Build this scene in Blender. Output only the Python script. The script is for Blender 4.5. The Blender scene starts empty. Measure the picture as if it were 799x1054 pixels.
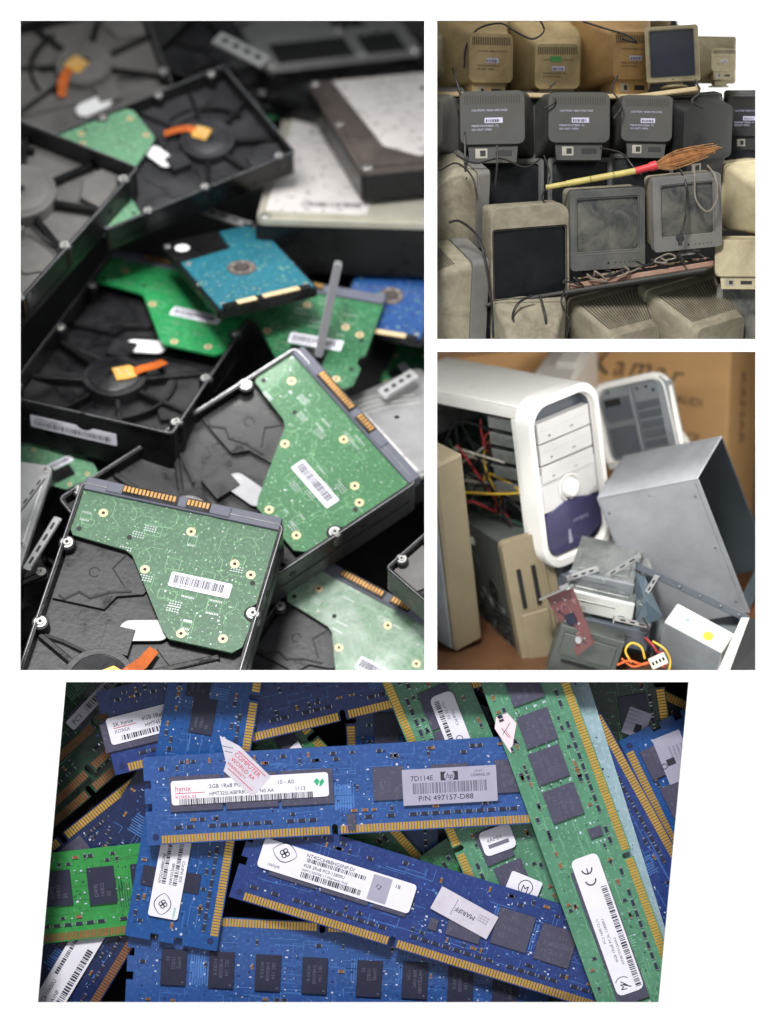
import bpy, bmesh, math, random
from mathutils import Vector, Matrix
from mathutils.geometry import tessellate_polygon
R = math.radians
rnd = random.Random(7)
D = 30.0                      # camera distance to the front face of the border board
scene = bpy.context.scene
COL = scene.collection
BAYOF = {}
CUR = ['none']

def P(px, py, y=0.0):
    s = (D + y) / D
    return Vector(((px - 399.5) * .01 * s, y, (527 - py) * .01 * s))
# basis: local x right, y up, z toward the viewer
B = Matrix(((1, 0, 0), (0, 0, -1), (0, 1, 0)))
def lin(c):
    c = c / 255.0
    return c / 12.92 if c <= .04045 else ((c + .055) / 1.055) ** 2.4
def rgb(r, g, b, k=1.0):
    return (min(lin(r) * k, .95), min(lin(g) * k, .95), min(lin(b) * k, .95), 1)

# ---------------------------------------------------------------- materials
def mat(name, col, rough=.5, metal=0.0, var=.18, scale=6.0, bump=0.0, dust=None, dust_amt=.0, spec=.5, coat=0.0, trans=0.0,
        speck=None, speck_scale=60, speck_t=.62, emit=None):
    m = bpy.data.materials.new(name); m.use_nodes = True
    nt = m.node_tree; n = nt.nodes; l = nt.links
    b = n['Principled BSDF']
    b.inputs['Roughness'].default_value = rough; b.inputs['Metallic'].default_value = metal
    b.inputs['Specular IOR Level'].default_value = spec
    b.inputs['Coat Weight'].default_value = coat
    tc = n.new('ShaderNodeTexCoord')
    no = n.new('ShaderNodeTexNoise'); no.inputs['Scale'].default_value = scale; no.inputs['Detail'].default_value = 7
    no.inputs['Roughness'].default_value = .65
    l.new(tc.outputs['Object'], no.inputs['Vector'])
    mr = n.new('ShaderNodeMapRange'); mr.inputs['From Min'].default_value = .3; mr.inputs['From Max'].default_value = .7
    mr.inputs['To Min'].default_value = 1 - var; mr.inputs['To Max'].default_value = 1 + var
    l.new(no.outputs['Fac'], mr.inputs['Value'])
    mx = n.new('ShaderNodeVectorMath'); mx.operation = 'SCALE'
    mx.inputs[0].default_value = col[:3]; l.new(mr.outputs['Result'], mx.inputs['Scale'])
    out = mx.outputs['Vector']
    def mix(fac, a, colb):
        k = n.new('ShaderNodeMix'); k.data_type = 'RGBA'
        l.new(fac, k.inputs['Factor']); l.new(a, k.inputs['A']); k.inputs['B'].default_value = colb
        return k.outputs['Result']
    if speck:
        s1 = n.new('ShaderNodeTexNoise'); s1.inputs['Scale'].default_value = speck_scale; s1.inputs['Detail'].default_value = 2
        l.new(tc.outputs['Object'], s1.inputs['Vector'])
        r = n.new('ShaderNodeMapRange'); r.inputs['From Min'].default_value = speck_t; r.inputs['From Max'].default_value = speck_t + .06
        l.new(s1.outputs['Fac'], r.inputs['Value'])
        out = mix(r.outputs['Result'], out, speck)
    if dust:
        s2 = n.new('ShaderNodeTexNoise'); s2.inputs['Scale'].default_value = scale * .6; s2.inputs['Detail'].default_value = 9
        s2.inputs['Roughness'].default_value = .7; s2.inputs['Distortion'].default_value = .4
        l.new(tc.outputs['Object'], s2.inputs['Vector'])
        r = n.new('ShaderNodeMapRange'); r.inputs['From Min'].default_value = .35; r.inputs['From Max'].default_value = .72
        r.inputs['To Max'].default_value = dust_amt
        l.new(s2.outputs['Fac'], r.inputs['Value'])
        out = mix(r.outputs['Result'], out, dust)
        r2 = n.new('ShaderNodeMapRange'); r2.inputs['From Min'].default_value = .3; r2.inputs['From Max'].default_value = .7
        r2.inputs['To Min'].default_value = max(rough - .12, .05); r2.inputs['To Max'].default_value = min(rough + .3, 1)
        l.new(s2.outputs['Fac'], r2.inputs['Value']); l.new(r2.outputs['Result'], b.inputs['Roughness'])
    l.new(out, b.inputs['Base Color'])
    if bump:
        bp = n.new('ShaderNodeBump'); bp.inputs['Strength'].default_value = bump; bp.inputs['Distance'].default_value = .02
        nb = n.new('ShaderNodeTexNoise'); nb.inputs['Scale'].default_value = scale * 6; nb.inputs['Detail'].default_value = 4
        l.new(tc.outputs['Object'], nb.inputs['Vector'])
        l.new(nb.outputs['Fac'], bp.inputs['Height']); l.new(bp.outputs['Normal'], b.inputs['Normal'])
    if emit:
        b.inputs['Emission Color'].default_value = emit[:3] + (1,); b.inputs['Emission Strength'].default_value = emit[3]
    return m
MT = {}
def M_(k): return MT[k]

# ---------------------------------------------------------------- mesh builder
def rrect(w, h, r, n=3, cx=0, cy=0):
    pts = []
    r = min(r, w / 2 - 1e-4, h / 2 - 1e-4)
    for (sx, sy, a0) in ((1, 1, 0), (-1, 1, 90), (-1, -1, 180), (1, -1, 270)):
        for i in range(n + 1):
            a = R(a0 + 90 * i / n)
            pts.append((cx + sx * (w / 2 - r) + r * math.cos(a), cy + sy * (h / 2 - r) + r * math.sin(a)))
    return pts
class MB:
    def __init__(s, u=1.0): s.v = []; s.f = []; s.m = []; s.u = u; s.T = None
    def add(s, vs, fs, m=0, T=None):
        o = len(s.v)
        for p in vs:
            p = Vector(p)
            if T is not None: p = T @ p
            if s.T is not None: p = s.T @ p
            s.v.append(p * s.u)
        for f in fs: s.f.append([i + o for i in f]); s.m.append(m)
        return s
    def box(s, x0, x1, y0, y1, z0, z1, m=0, T=None):
        vs = [(x, y, z) for z in (z0, z1) for y in (y0, y1) for x in (x0, x1)]
        return s.add(vs, [(0, 2, 3, 1), (4, 5, 7, 6), (0, 1, 5, 4), (2, 6, 7, 3), (0, 4, 6, 2), (1, 3, 7, 5)], m, T)
    def prism(s, pts, z0, z1, m=0, T=None, ms=None):
        n = len(pts)
        area = sum(pts[i][0] * pts[(i + 1) % n][1] - pts[(i + 1) % n][0] * pts[i][1] for i in range(n))
        if area < 0: pts = pts[::-1]
        vs = [(p[0], p[1], z0) for p in pts] + [(p[0], p[1], z1) for p in pts]
        s.add(vs, [list(range(n, 2 * n)), list(range(n))[::-1]], m, T)
        return s.add(vs, [(i, (i + 1) % n, n + (i + 1) % n, n + i) for i in range(n)], m if ms is None else ms, T)
    def cyl(s, x, y, r, z0, z1, n=20, m=0, r2=None, T=None):
        r2 = r if r2 is None else r2
        vs = [(x + r * math.cos(2 * math.pi * i / n), y + r * math.sin(2 * math.pi * i / n), z0) for i in range(n)]
        vs += [(x + r2 * math.cos(2 * math.pi * i / n), y + r2 * math.sin(2 * math.pi * i / n), z1) for i in range(n)]
        return s.add(vs, [(i, (i + 1) % n, n + (i + 1) % n, n + i) for i in range(n)] + [list(range(n, 2 * n)), list(range(n))[::-1]], m, T)
    def ring(s, x, y, r0, r1, z0, z1, n=28, m=0, a0=0, a1=360, T=None):
        full = abs(a1 - a0) >= 360; k = n if full else n + 1
        vs = []
        for i in range(k):
            a = R(a0 + (a1 - a0) * i / n); c, q = math.cos(a), math.sin(a)
            vs += [(x + r0 * c, y + r0 * q, z0), (x + r1 * c, y + r1 * q, z0), (x + r1 * c, y + r1 * q, z1), (x + r0 * c, y + r0 * q, z1)]
        fs = []
        for i in range(n):
            j = (i + 1) % k
            for e in range(4):
                fs.append((4 * i + e, 4 * j + e, 4 * j + (e + 1) % 4, 4 * i + (e + 1) % 4))
        if not full: fs += [(0, 1, 2, 3), (4 * n + 3, 4 * n + 2, 4 * n + 1, 4 * n)]
        return s.add(vs, fs, m, T)
    def frame(s, w, h, r, w2, h2, r2, z0, z1, m=0, cx2=0, cy2=0, T=None, n=4):
        a = rrect(w, h, r, n); b = rrect(w2, h2, r2, n, cx2, cy2); k = len(a)
        vs = [(p[0], p[1], z0) for p in a] + [(p[0], p[1], z1) for p in a] + [(p[0], p[1], z1) for p in b] + [(p[0], p[1], z0) for p in b]
        fs = []
        for i in range(k):
            j = (i + 1) % k
            for e in range(4):
                fs.append((e * k + i, e * k + j, ((e + 1) % 4) * k + j, ((e + 1) % 4) * k + i))
        return s.add(vs, fs, m, T)
    def loft(s, rings, m=0, cap=(True, True), T=None):
        k = len(rings[0]); vs = [p for r in rings for p in r]; fs = []
        for q in range(len(rings) - 1):
            for i in range(k):
                j = (i + 1) % k
                fs.append((q * k + i, q * k + j, (q + 1) * k + j, (q + 1) * k + i))
        if cap[0]: fs.append(list(range(k))[::-1])
        if cap[1]: fs.append([(len(rings) - 1) * k + i for i in range(k)])
        return s.add(vs, fs, m, T)
    def hexa(s, b4, t4, m=0):
        return s.add(list(b4) + list(t4), [(3, 2, 1, 0), (4, 5, 6, 7), (0, 1, 5, 4), (1, 2, 6, 5), (2, 3, 7, 6), (3, 0, 4, 7)], m)
    def quad(s, a, b, c, d, m=0, T=None): return s.add([a, b, c, d], [(0, 1, 2, 3)], m, T)
    def rect(s, x, y, w, h, z, m=0, a=0, T=None):
        c, q = math.cos(a) , math.sin(a)
        return s.add([(x + c * i * w / 2 - q * j * h / 2, y + q * i * w / 2 + c * j * h / 2, z) for i, j in ((-1, -1), (1, -1), (1, 1), (-1, 1))], [(0, 1, 2, 3)], m, T)
    def tube(s, pts, r, n=6, m=0, sub=6, T=None):
        pts = [Vector(p) for p in pts]
        if sub > 1 and len(pts) > 2:
            q = [pts[0] * 2 - pts[1]] + pts + [pts[-1] * 2 - pts[-2]]; o = []
            for i in range(1, len(q) - 2):
                for t in range(sub):
                    t /= sub
                    a, b, c, d = q[i - 1:i + 3]
                    o.append(.5 * ((2 * b) + (c - a) * t + (2 * a - 5 * b + 4 * c - d) * t * t + (3 * b - a - 3 * c + d) * t ** 3))
            o.append(q[-2]); pts = o
        rings = []; up = Vector((.13, .21, .97))
        for i, p in enumerate(pts):
            d = (pts[min(i + 1, len(pts) - 1)] - pts[max(i - 1, 0)]).normalized()
            a = d.cross(up)
            if a.length < 1e-3: a = d.cross(Vector((1, 0, 0)))
            a.normalize(); b = d.cross(a).normalized()
            rr = r[min(i, len(r) - 1)] if isinstance(r, list) else r
            rings.append([p + (a * math.cos(2 * math.pi * j / n) + b * math.sin(2 * math.pi * j / n)) * rr for j in range(n)])
        return s.loft(rings, m, T=T)
    def text(s, txt, x, y, size, z, m=0, align='LEFT', a=0, sx=1.0, shear=0.0, T=None):
        cu = bpy.data.curves.new('t', 'FONT'); cu.body = txt; cu.size = size; cu.align_x = align; cu.resolution_u = 2
        cu.shear = shear
        ob = bpy.data.objects.new('t', cu); COL.objects.link(ob)
        dg = bpy.context.evaluated_depsgraph_get(); me = bpy.data.meshes.new_from_object(ob.evaluated_get(dg))
        c, q = math.cos(a), math.sin(a)
        vs = [(x + c * v.co.x * sx - q * v.co.y, y + q * v.co.x * sx + c * v.co.y, z) for v in me.vertices]
        s.add(vs, [list(p.vertices) for p in me.polygons], m, T)
        bpy.data.objects.remove(ob); bpy.data.curves.remove(cu); bpy.data.meshes.remove(me)
        return s
    def bars(s, x0, x1, y0, y1, z, m=0, pitch=.02, T=None, seed=1):
        q = random.Random(seed); x = x0
        while x < x1 - pitch:
            w = pitch * q.choice((.4, .6, 1.1))
            s.quad((x, y0, z), (x + w, y0, z), (x + w, y1, z), (x, y1, z), m, T); x += w + pitch * q.choice((.4, .6, .9))
        return s
    def specks(s, poly, n, z, mats, smin, smax, seed=3, aspect=3.0, T=None, h=0.0):
        q = random.Random(seed); xs = [p[0] for p in poly]; ys = [p[1] for p in poly]
        def inside(x, y):
            c = False; j = len(poly) - 1
            for i in range(len(poly)):
                a, b = poly[i], poly[j]
                if (a[1] > y) != (b[1] > y) and x < (b[0] - a[0]) * (y - a[1]) / (b[1] - a[1]) + a[0]: c = not c
                j = i
            return c
        k = 0
        while k < n:
            x = q.uniform(min(xs), max(xs)); y = q.uniform(min(ys), max(ys)); k += 1
            w = q.uniform(smin, smax); hh = w / q.uniform(1, aspect)
            if q.random() < .5: w, hh = hh, w
            if not all(inside(x + i * w, y + j * hh) for i in (-1, 1) for j in (-1, 1)): continue
            m = q.choice(mats)
            if h and q.random() < .5: s.box(x - w / 2, x + w / 2, y - hh / 2, y + hh / 2, z - .001, z + h, m, T)
            else: s.rect(x, y, w, hh, z + .0005 * (k % 5), m, 0, T)
        return s
    def build(s, name, mats, parent=None, bevel=0.0, seg=1, smooth=0, M=None, recalc=True):
        me = bpy.data.meshes.new(name)
        me.from_pydata([tuple(p) for p in s.v], [], s.f)
        for m in (mats if isinstance(mats, (list, tuple)) else [mats]): me.materials.append(MT[m])
        me.polygons.foreach_set('material_index', s.m)
        bm = bmesh.new(); bm.from_mesh(me)
        if recalc: bmesh.ops.recalc_face_normals(bm, faces=bm.faces)
        if bevel:
            es = [e for e in bm.edges if len(e.link_faces) == 2 and e.calc_face_angle(0) > R(28)]
            bmesh.ops.bevel(bm, geom=es, offset=bevel, segments=seg, affect='EDGES', profile=.5, clamp_overlap=True)
        bm.to_mesh(me); bm.free()
        if smooth:
            me.polygons.foreach_set('use_smooth', [True] * len(me.polygons)); me.set_sharp_from_angle(angle=R(smooth))
        ob = bpy.data.objects.new(name, me); COL.objects.link(ob)
        if parent is not None: ob.parent = parent
        if M is not None: ob.matrix_world = M
        BAYOF[ob.name] = CUR[0]
        return ob

def tag(o, label, cat, group=None):
    o['label'] = label; o['category'] = cat
    if group: o['group'] = group
    return o
def thing(name, label, cat, M, group=None):
    o = bpy.data.objects.new(name, None); COL.objects.link(o); o.empty_display_size = .1
    o.matrix_world = M; BAYOF[o.name] = CUR[0]
    return tag(o, label, cat, group)
def struct(o): o['kind'] = 'structure'; return o
def dup(root, M, label, group=None):
    r = root.copy(); COL.objects.link(r); r.matrix_world = M; r['label'] = label; BAYOF[r.name] = CUR[0]
    for ch in list(root.children):
        c = ch.copy(); COL.objects.link(c); c.parent = r; BAYOF[c.name] = CUR[0]
        for g in list(ch.children):
            d = g.copy(); COL.objects.link(d); d.parent = c; BAYOF[d.name] = CUR[0]
    return r
def pose(px, py, y, rot3, anchor=(0, 0, 0)):
    """4x4 with local frame rot3 (screen basis), local point anchor standing at the place seen at px,py."""
    W = B @ rot3
    t = P(px, py, y) - W @ Vector(anchor)
    return Matrix.Translation(t) @ W.to_4x4()
def rot(tilt=0, yaw=0, roll=0):
    return (Matrix.Rotation(R(-tilt), 3, 'X') @ Matrix.Rotation(R(yaw), 3, 'Y') @ Matrix.Rotation(R(roll), 3, 'Z'))
def axes3(a, b, c):
    """orientation of a box from the directions in which its x, y, z edges are seen (y up); returns rotation and the 3 foreshortenings"""
    t = [math.atan2(q[1], q[0]) for q in (a, b, c)]
    A = Matrix([[math.cos(x) ** 2 for x in t], [math.sin(x) ** 2 for x in t], [math.sin(x) * math.cos(x) for x in t]])
    s = A.inverted() @ Vector((1, 1, 0))
    l = [math.sqrt(max(x, 1e-4)) for x in s]
    r1 = Vector([l[i] * math.cos(t[i]) for i in range(3)]).normalized(); r2 = Vector([l[i] * math.sin(t[i]) for i in range(3)])
    r2 = (r2 - r1 * r1.dot(r2)).normalized()
    r3 = r1.cross(r2)
    return Matrix((r1, r2, r3)), l

# ---------------------------------------------------------------- bays behind the border board
OPEN = {'drives': [(21, 21), (437, 21), (437, 690), (21, 690)],
        'monitors': [(450, 21), (778, 21), (778, 349), (450, 349)],
        'cases': [(450, 362), (778, 362), (778, 690), (450, 690)],
        'memory': [(68, 702), (709, 702), (678, 1032), (39, 1032)]}
GROW = {'drives': [(-110, -110), (443, -110), (443, 695.5), (-110, 695.5)],
        'monitors': [(444.5, -110), (880, -110), (880, 355), (444.5, 355)],
        'cases': [(444.5, 357), (880, 357), (880, 695.5), (444.5, 695.5)],
        'memory': [(20, 697), (760, 697), (725, 1085), (-8, 1085)]}
DEEP = {'drives': 9.2, 'monitors': 4.6, 'cases': 5.5, 'memory': 1.9}
def clip_all():
    dgroups = {}
    for o in list(scene.objects):
        bay = BAYOF.get(o.name)
        if o.type != 'MESH' or bay not in GROW: continue
        g = GROW[bay]; planes = []
        for i in range(4):
            a = P(*g[i]); b = P(*g[(i + 1) % 4]); cam = Vector((0, -D, 0))
            nrm = (a - cam).cross(b - cam).normalized()
            c = P(sum(p[0] for p in g) / 4, sum(p[1] for p in g) / 4)
            if nrm.dot(c - cam) > 0: nrm = -nrm
            planes.append((cam, nrm))
        planes.append((Vector((0, .015, 0)), Vector((0, -1, 0))))
        planes.append((Vector((0, DEEP[bay] - .02, 0)), Vector((0, 1, 0))))
        mw = o.matrix_world
        if o.parent: mw = o.parent.matrix_world @ o.matrix_parent_inverse @ o.matrix_basis
        if o.parent and o.parent.parent: mw = o.parent.parent.matrix_world @ o.matrix_basis
        bb = [mw @ Vector(v.co) for v in o.data.vertices]
        cut = [(c, n) for c, n in planes if any((p - c).dot(n) > 0 for p in bb)]
        if not cut: continue
        if any(all((p - c).dot(n) > 0 for p in bb) for c, n in cut):
            if not o.children: bpy.data.objects.remove(o); continue
        me = o.data.copy(); bm = bmesh.new(); bm.from_mesh(me); inv = mw.inverted()
        for c, n in cut:
            bmesh.ops.bisect_plane(bm, geom=bm.verts[:] + bm.edges[:] + bm.faces[:], dist=1e-6, plane_co=inv @ c,
                                   plane_no=(inv.to_3x3() @ n).normalized(), clear_outer=True)
        bm.to_mesh(me); nf = len(bm.faces); bm.free(); o.data = me
        if nf == 0 and not o.children: bpy.data.objects.remove(o)
    for o in list(scene.objects):
        if o.type == 'EMPTY' and not o.children: bpy.data.objects.remove(o)

# ---------------------------------------------------------------- common materials
def mk(k, *a, **kw): MT[k] = mat(k, *a, **kw)
mk('white_paint', (.93, .93, .93, 1), .6, var=.0)
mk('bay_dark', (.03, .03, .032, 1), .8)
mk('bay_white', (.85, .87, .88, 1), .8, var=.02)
mk('ink', rgb(45, 45, 60), .6)
mk('ink_soft', rgb(110, 108, 125), .6)
mk('ink_red', rgb(205, 70, 95), .6)
mk('ink_green', rgb(50, 170, 120), .6)
mk('gold', rgb(235, 190, 95), .33, .75, var=.15, scale=12)
mk('gold_dull', rgb(150, 105, 70), .5, .5, var=.2, scale=10)  # gold browned for contacts in shade; also tan surface components
mk('tin', rgb(190, 192, 195), .3, .8, var=.1)
mk('steel', rgb(190, 190, 190), .35, .8, var=.12, scale=4)
mk('chip_grey', rgb(72, 70, 92), .55, var=.12, scale=9, speck=rgb(90, 88, 108), speck_scale=25)
mk('chip_dark', rgb(36, 38, 62), .5, var=.2, scale=9)
mk('paper', rgb(232, 230, 242), .55, var=.04)
mk('paper_silver', rgb(178, 175, 198), .4, .25, var=.05)
mk('paper_pink', rgb(238, 214, 222), .55, var=.05)
mk('silk', rgb(190, 200, 225), .6)
mk('black_slot', (.006, .006, .007, 1), .6)
def pcb(k, c, c2, rough=.32, coat=.3):
    mk(k, c, rough, var=.16, scale=2.2, speck=c2, speck_scale=24, speck_t=.56, coat=coat, spec=.5, bump=.08)
FST=.5
# ================================================================ hard drives
CUR[0] = 'drives'
mk('drive_black', rgb(12, 12, 13), .24, var=.35, scale=3, dust=rgb(46, 46, 50), dust_amt=.25, bump=.12, spec=.4)
mk('drive_floor', rgb(34, 34, 37), .32, var=.25, scale=3, dust=rgb(80, 80, 84), dust_amt=.35, bump=.1)
mk('drive_floor_pale', rgb(98, 96, 95), .45, var=.2, scale=3, dust=rgb(136, 133, 130), dust_amt=.35)
mk('drive_floor_dark', rgb(17, 17, 19), .28, var=.2, scale=3, dust=rgb(66, 66, 70), dust_amt=.3, bump=.1)
mk('screw_steel', rgb(215, 213, 208), .25, .7, var=.1)
mk('flex_orange', rgb(190, 96, 40), .25, var=.35, scale=5, coat=.4)
mk('flex_gold', rgb(225, 175, 90), .3, .3, var=.25, scale=6)
mk('oval_silver', rgb(168, 168, 172), .3, .5, var=.1)
mk('oval_white', rgb(238, 238, 240), .5, var=.05)
mk('connector_grey', rgb(88, 90, 104), .55, var=.1)
mk('brown_metal', rgb(104, 94, 90), .38, .55, var=.2, scale=3, dust=rgb(150, 140, 132), dust_amt=.3)
mk('lid_silver', rgb(185, 185, 186), .32, .7, var=.15, scale=3)
mk('lid_cream', rgb(196, 192, 178), .4, .3, var=.1, scale=3)
mk('label_drive', rgb(214, 208, 206), .6, var=.08, scale=3, speck=rgb(170, 165, 165), speck_scale=9, speck_t=.6)
mk('label_print', rgb(110, 108, 110), .6)
mk('platter', rgb(200, 200, 205), .12, .95, var=.05)
pcb('pcb_drive', rgb(62, 102, 74), rgb(80, 120, 92), .4)
pcb('pcb_drive_rich', rgb(48, 106, 64), rgb(64, 122, 80), .4)
pcb('pcb_drive_bright', rgb(32, 128, 72), rgb(50, 146, 88), .4)
pcb('pcb_drive_dull', rgb(92, 140, 108), rgb(120, 162, 130), .45)
pcb('pcb_drive_dark', rgb(38, 98, 62), rgb(64, 122, 84), .4)
pcb('pcb_teal', rgb(30, 92, 108), rgb(48, 112, 126), .35)
pcb('pcb_drive_blue', rgb(24, 62, 116), rgb(38, 80, 136), .35)
mk('pcb_glare', rgb(60, 110, 72), .5, var=.2, scale=3, dust=rgb(196, 208, 198), dust_amt=.95)  # whitish mottling is reflected glare put into the board colour
mk('solder', rgb(128, 172, 132), .4, .2, var=.1)
mk('pad_tan', rgb(214, 190, 150), .4, .3, var=.1)
mk('gold_dull2', rgb(186, 140, 84), .35, .6, var=.25, scale=9)
mk('rim_highlight', rgb(176, 176, 180), .25, .7, var=.3, scale=8)  # silvery colour standing in for highlights along the tray rims
for k_, c_ in (('pcb_drive', rgb(84, 128, 96)), ('pcb_drive_rich', rgb(72, 134, 86)), ('pcb_drive_bright', rgb(70, 160, 104)), ('pcb_drive_dull', rgb(116, 156, 126)), ('pcb_drive_dark', rgb(62, 120, 82)), ('pcb_glare', rgb(150, 176, 156))): mk(k_ + '_trace', c_, .45)
def plane_y(py, y0=.75, sl=.60): return max(y0 + (690 - py) * .01 * sl, .2)
def grot(g_screen, t):
    """rotation for a flat thing on ground tilted back by t whose local x runs along screen direction g_screen (y up)"""
    gx, gy = g_screen[0], g_screen[1] / math.cos(R(t))
    return Matrix.Rotation(R(-t), 3, 'X') @ Matrix.Rotation(math.atan2(gy, gx), 3, 'Z')
def P_(pts, s=1): return pts
def screw(par, u, x, y, z, r=2.4):
    s = MB(u); s.cyl(x, y, r * 1.35, z - 1.5, z + .35, 16, 1); s.cyl(x, y, r, z, z + 1.0, 16, 0, r2=r * .82); s.cyl(x, y, r * .4, z + 1.0, z + 1.1, 6, 2)
    s.build('screw', ['screw_steel', 'steel', 'black_slot'], par, smooth=40)
PCB_POLY = [(-50, 71), (49, 71), (49, 30), (46, 27), (46, 22), (49, 19), (48, 6), (44, 2), (13, 2), (9, 6), (-16, 41), (-20, 43), (-47, 45), (-49, 48)]
def board_part(par, u, poly, z, matname, seed, lab=True, conn=True, whit=False, th=1.4, n=1100, labpos=(20, 33, 30, 8, 0), det=1.0):
    s = MB(u); s.prism(poly, z - th, z, 0)
    q = random.Random(seed)
    s.specks(poly, n, z + .06, [1, 1, 5, 5, 2, 1], .25 * det, 1.15 * det, seed, 5)
    def inside(x, y):
        c = False; j = len(poly) - 1
        for i in range(len(poly)):
            a, b = poly[i], poly[j]
            if (a[1] > y) != (b[1] > y) and x < (b[0] - a[0]) * (y - a[1]) / (b[1] - a[1]) + a[0]: c = not c
            j = i
        return c
    for i in range(120):                                 # tracks: short bent runs
        x, y = q.uniform(-48, 46), q.uniform(4, 70); a = q.choice((0, 45, 90, 135, 90, 0)); pts = [(x, y)]
        for j in range(3):
            d = q.uniform(2, 7); pts.append((pts[-1][0] + d * math.cos(R(a)), pts[-1][1] + d * math.sin(R(a)))); a += q.choice((-45, 45))
        for (p, r) in zip(pts, pts[1:]):
            if inside(*p) and inside(*r):
                L = math.hypot(r[0] - p[0], r[1] - p[1]); s.rect((p[0] + r[0]) / 2, (p[1] + r[1]) / 2, L, .2, z + .07, (1, 5, 5)[i % 3], math.atan2(r[1] - p[1], r[0] - p[0]))
    for i in range(16):
        x, y, w_, h_ = q.uniform(-44, 40), q.uniform(8, 66), q.uniform(3, 9), q.uniform(2, 6)
        if inside(x - w_ / 2, y - h_ / 2) and inside(x + w_ / 2, y + h_ / 2) and inside(x - w_ / 2, y + h_ / 2) and inside(x + w_ / 2, y - h_ / 2):
            for sg in (-1, 1): s.rect(x, y + sg * h_ / 2, w_, .22, z + .09, 1); s.rect(x + sg * w_ / 2, y, .22, h_, z + .09, 1)
            for j in range(int(w_ / .8)):
                for sg in (-1, 1): s.rect(x - w_ / 2 + .4 + j * .8, y + sg * (h_ / 2 + .8), .4, .9, z + .08, 2 if i % 2 else 5)
    for i in range(12):                                  # clusters of fine pads
        x, y = q.uniform(-44, 40), q.uniform(8, 66)
        for a in range(5):
            for b in range(3):
                if inside(x + a * 1.3, y + b * 1.3): s.rect(x + a * 1.3, y + b * 1.3, .7, .5, z + .08, 2)
    for (x, y) in ((8, 60), (-36, 60), (33, 48), (42, 44), (-8, 35), (38, 8), (18, 6)):
        if inside(x, y): s.cyl(x, y, 2.3, z - .1, z + .12, 16, 3); s.cyl(x, y, .9, z, z + .2, 8, 4)
    for (x, y) in ((-45, 49), (44, 40), (-20, 50)):
        if inside(x, y): s.cyl(x, y, 1.3, z - .1, z + .16, 12, 4)
    b = s.build('circuit_board', [matname, 'solder', 'tin', 'pad_tan', 'black_slot', matname + '_trace'], par)
    if conn:
        c = MB(u)
        c.box(-49, 49, 70, 77, z - 6, z + 1.4, 0)
        c.box(-38, 24, 71, 76.4, z + 1.4, z + 2.0, 0)
        c.build('connector', ['connector_grey'], b, bevel=.4 * u)
        c = MB(u)
        for (a0, a1) in ((-30, -2), (2, 14)):
            c.box(a0, a1, 71.2, 76.6, z + 1.3, z + 2.2, 0)
            for j in range(int((a1 - a0) / 1.9)): c.box(a0 + .5 + j * 1.9, a0 + 1.7 + j * 1.9, 72.6, 75.6, z + 2.1, z + 2.6, 1)
        c.build('contact_strip', ['drive_black', 'gold_dull2'], b)
    if lab:
        x, y, w, h, a = labpos
        s = MB(u); s.T = Matrix.Translation((x, y, z)) @ Matrix.Rotation(R(a), 4, 'Z')
        s.prism(rrect(w, h, .8, 2), .05, .3, 0); s.bars(-w / 2 + 1.5, w / 2 - 3, -1.8, 2.6, .38, 1, .45, seed=seed)
        s.text('WCAV9 32750', -w / 2 + 2, -h / 2 + .5, 1.9, .4, 1)
        s.build('board_label', ['paper', 'ink'], b)
    return b
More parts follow.
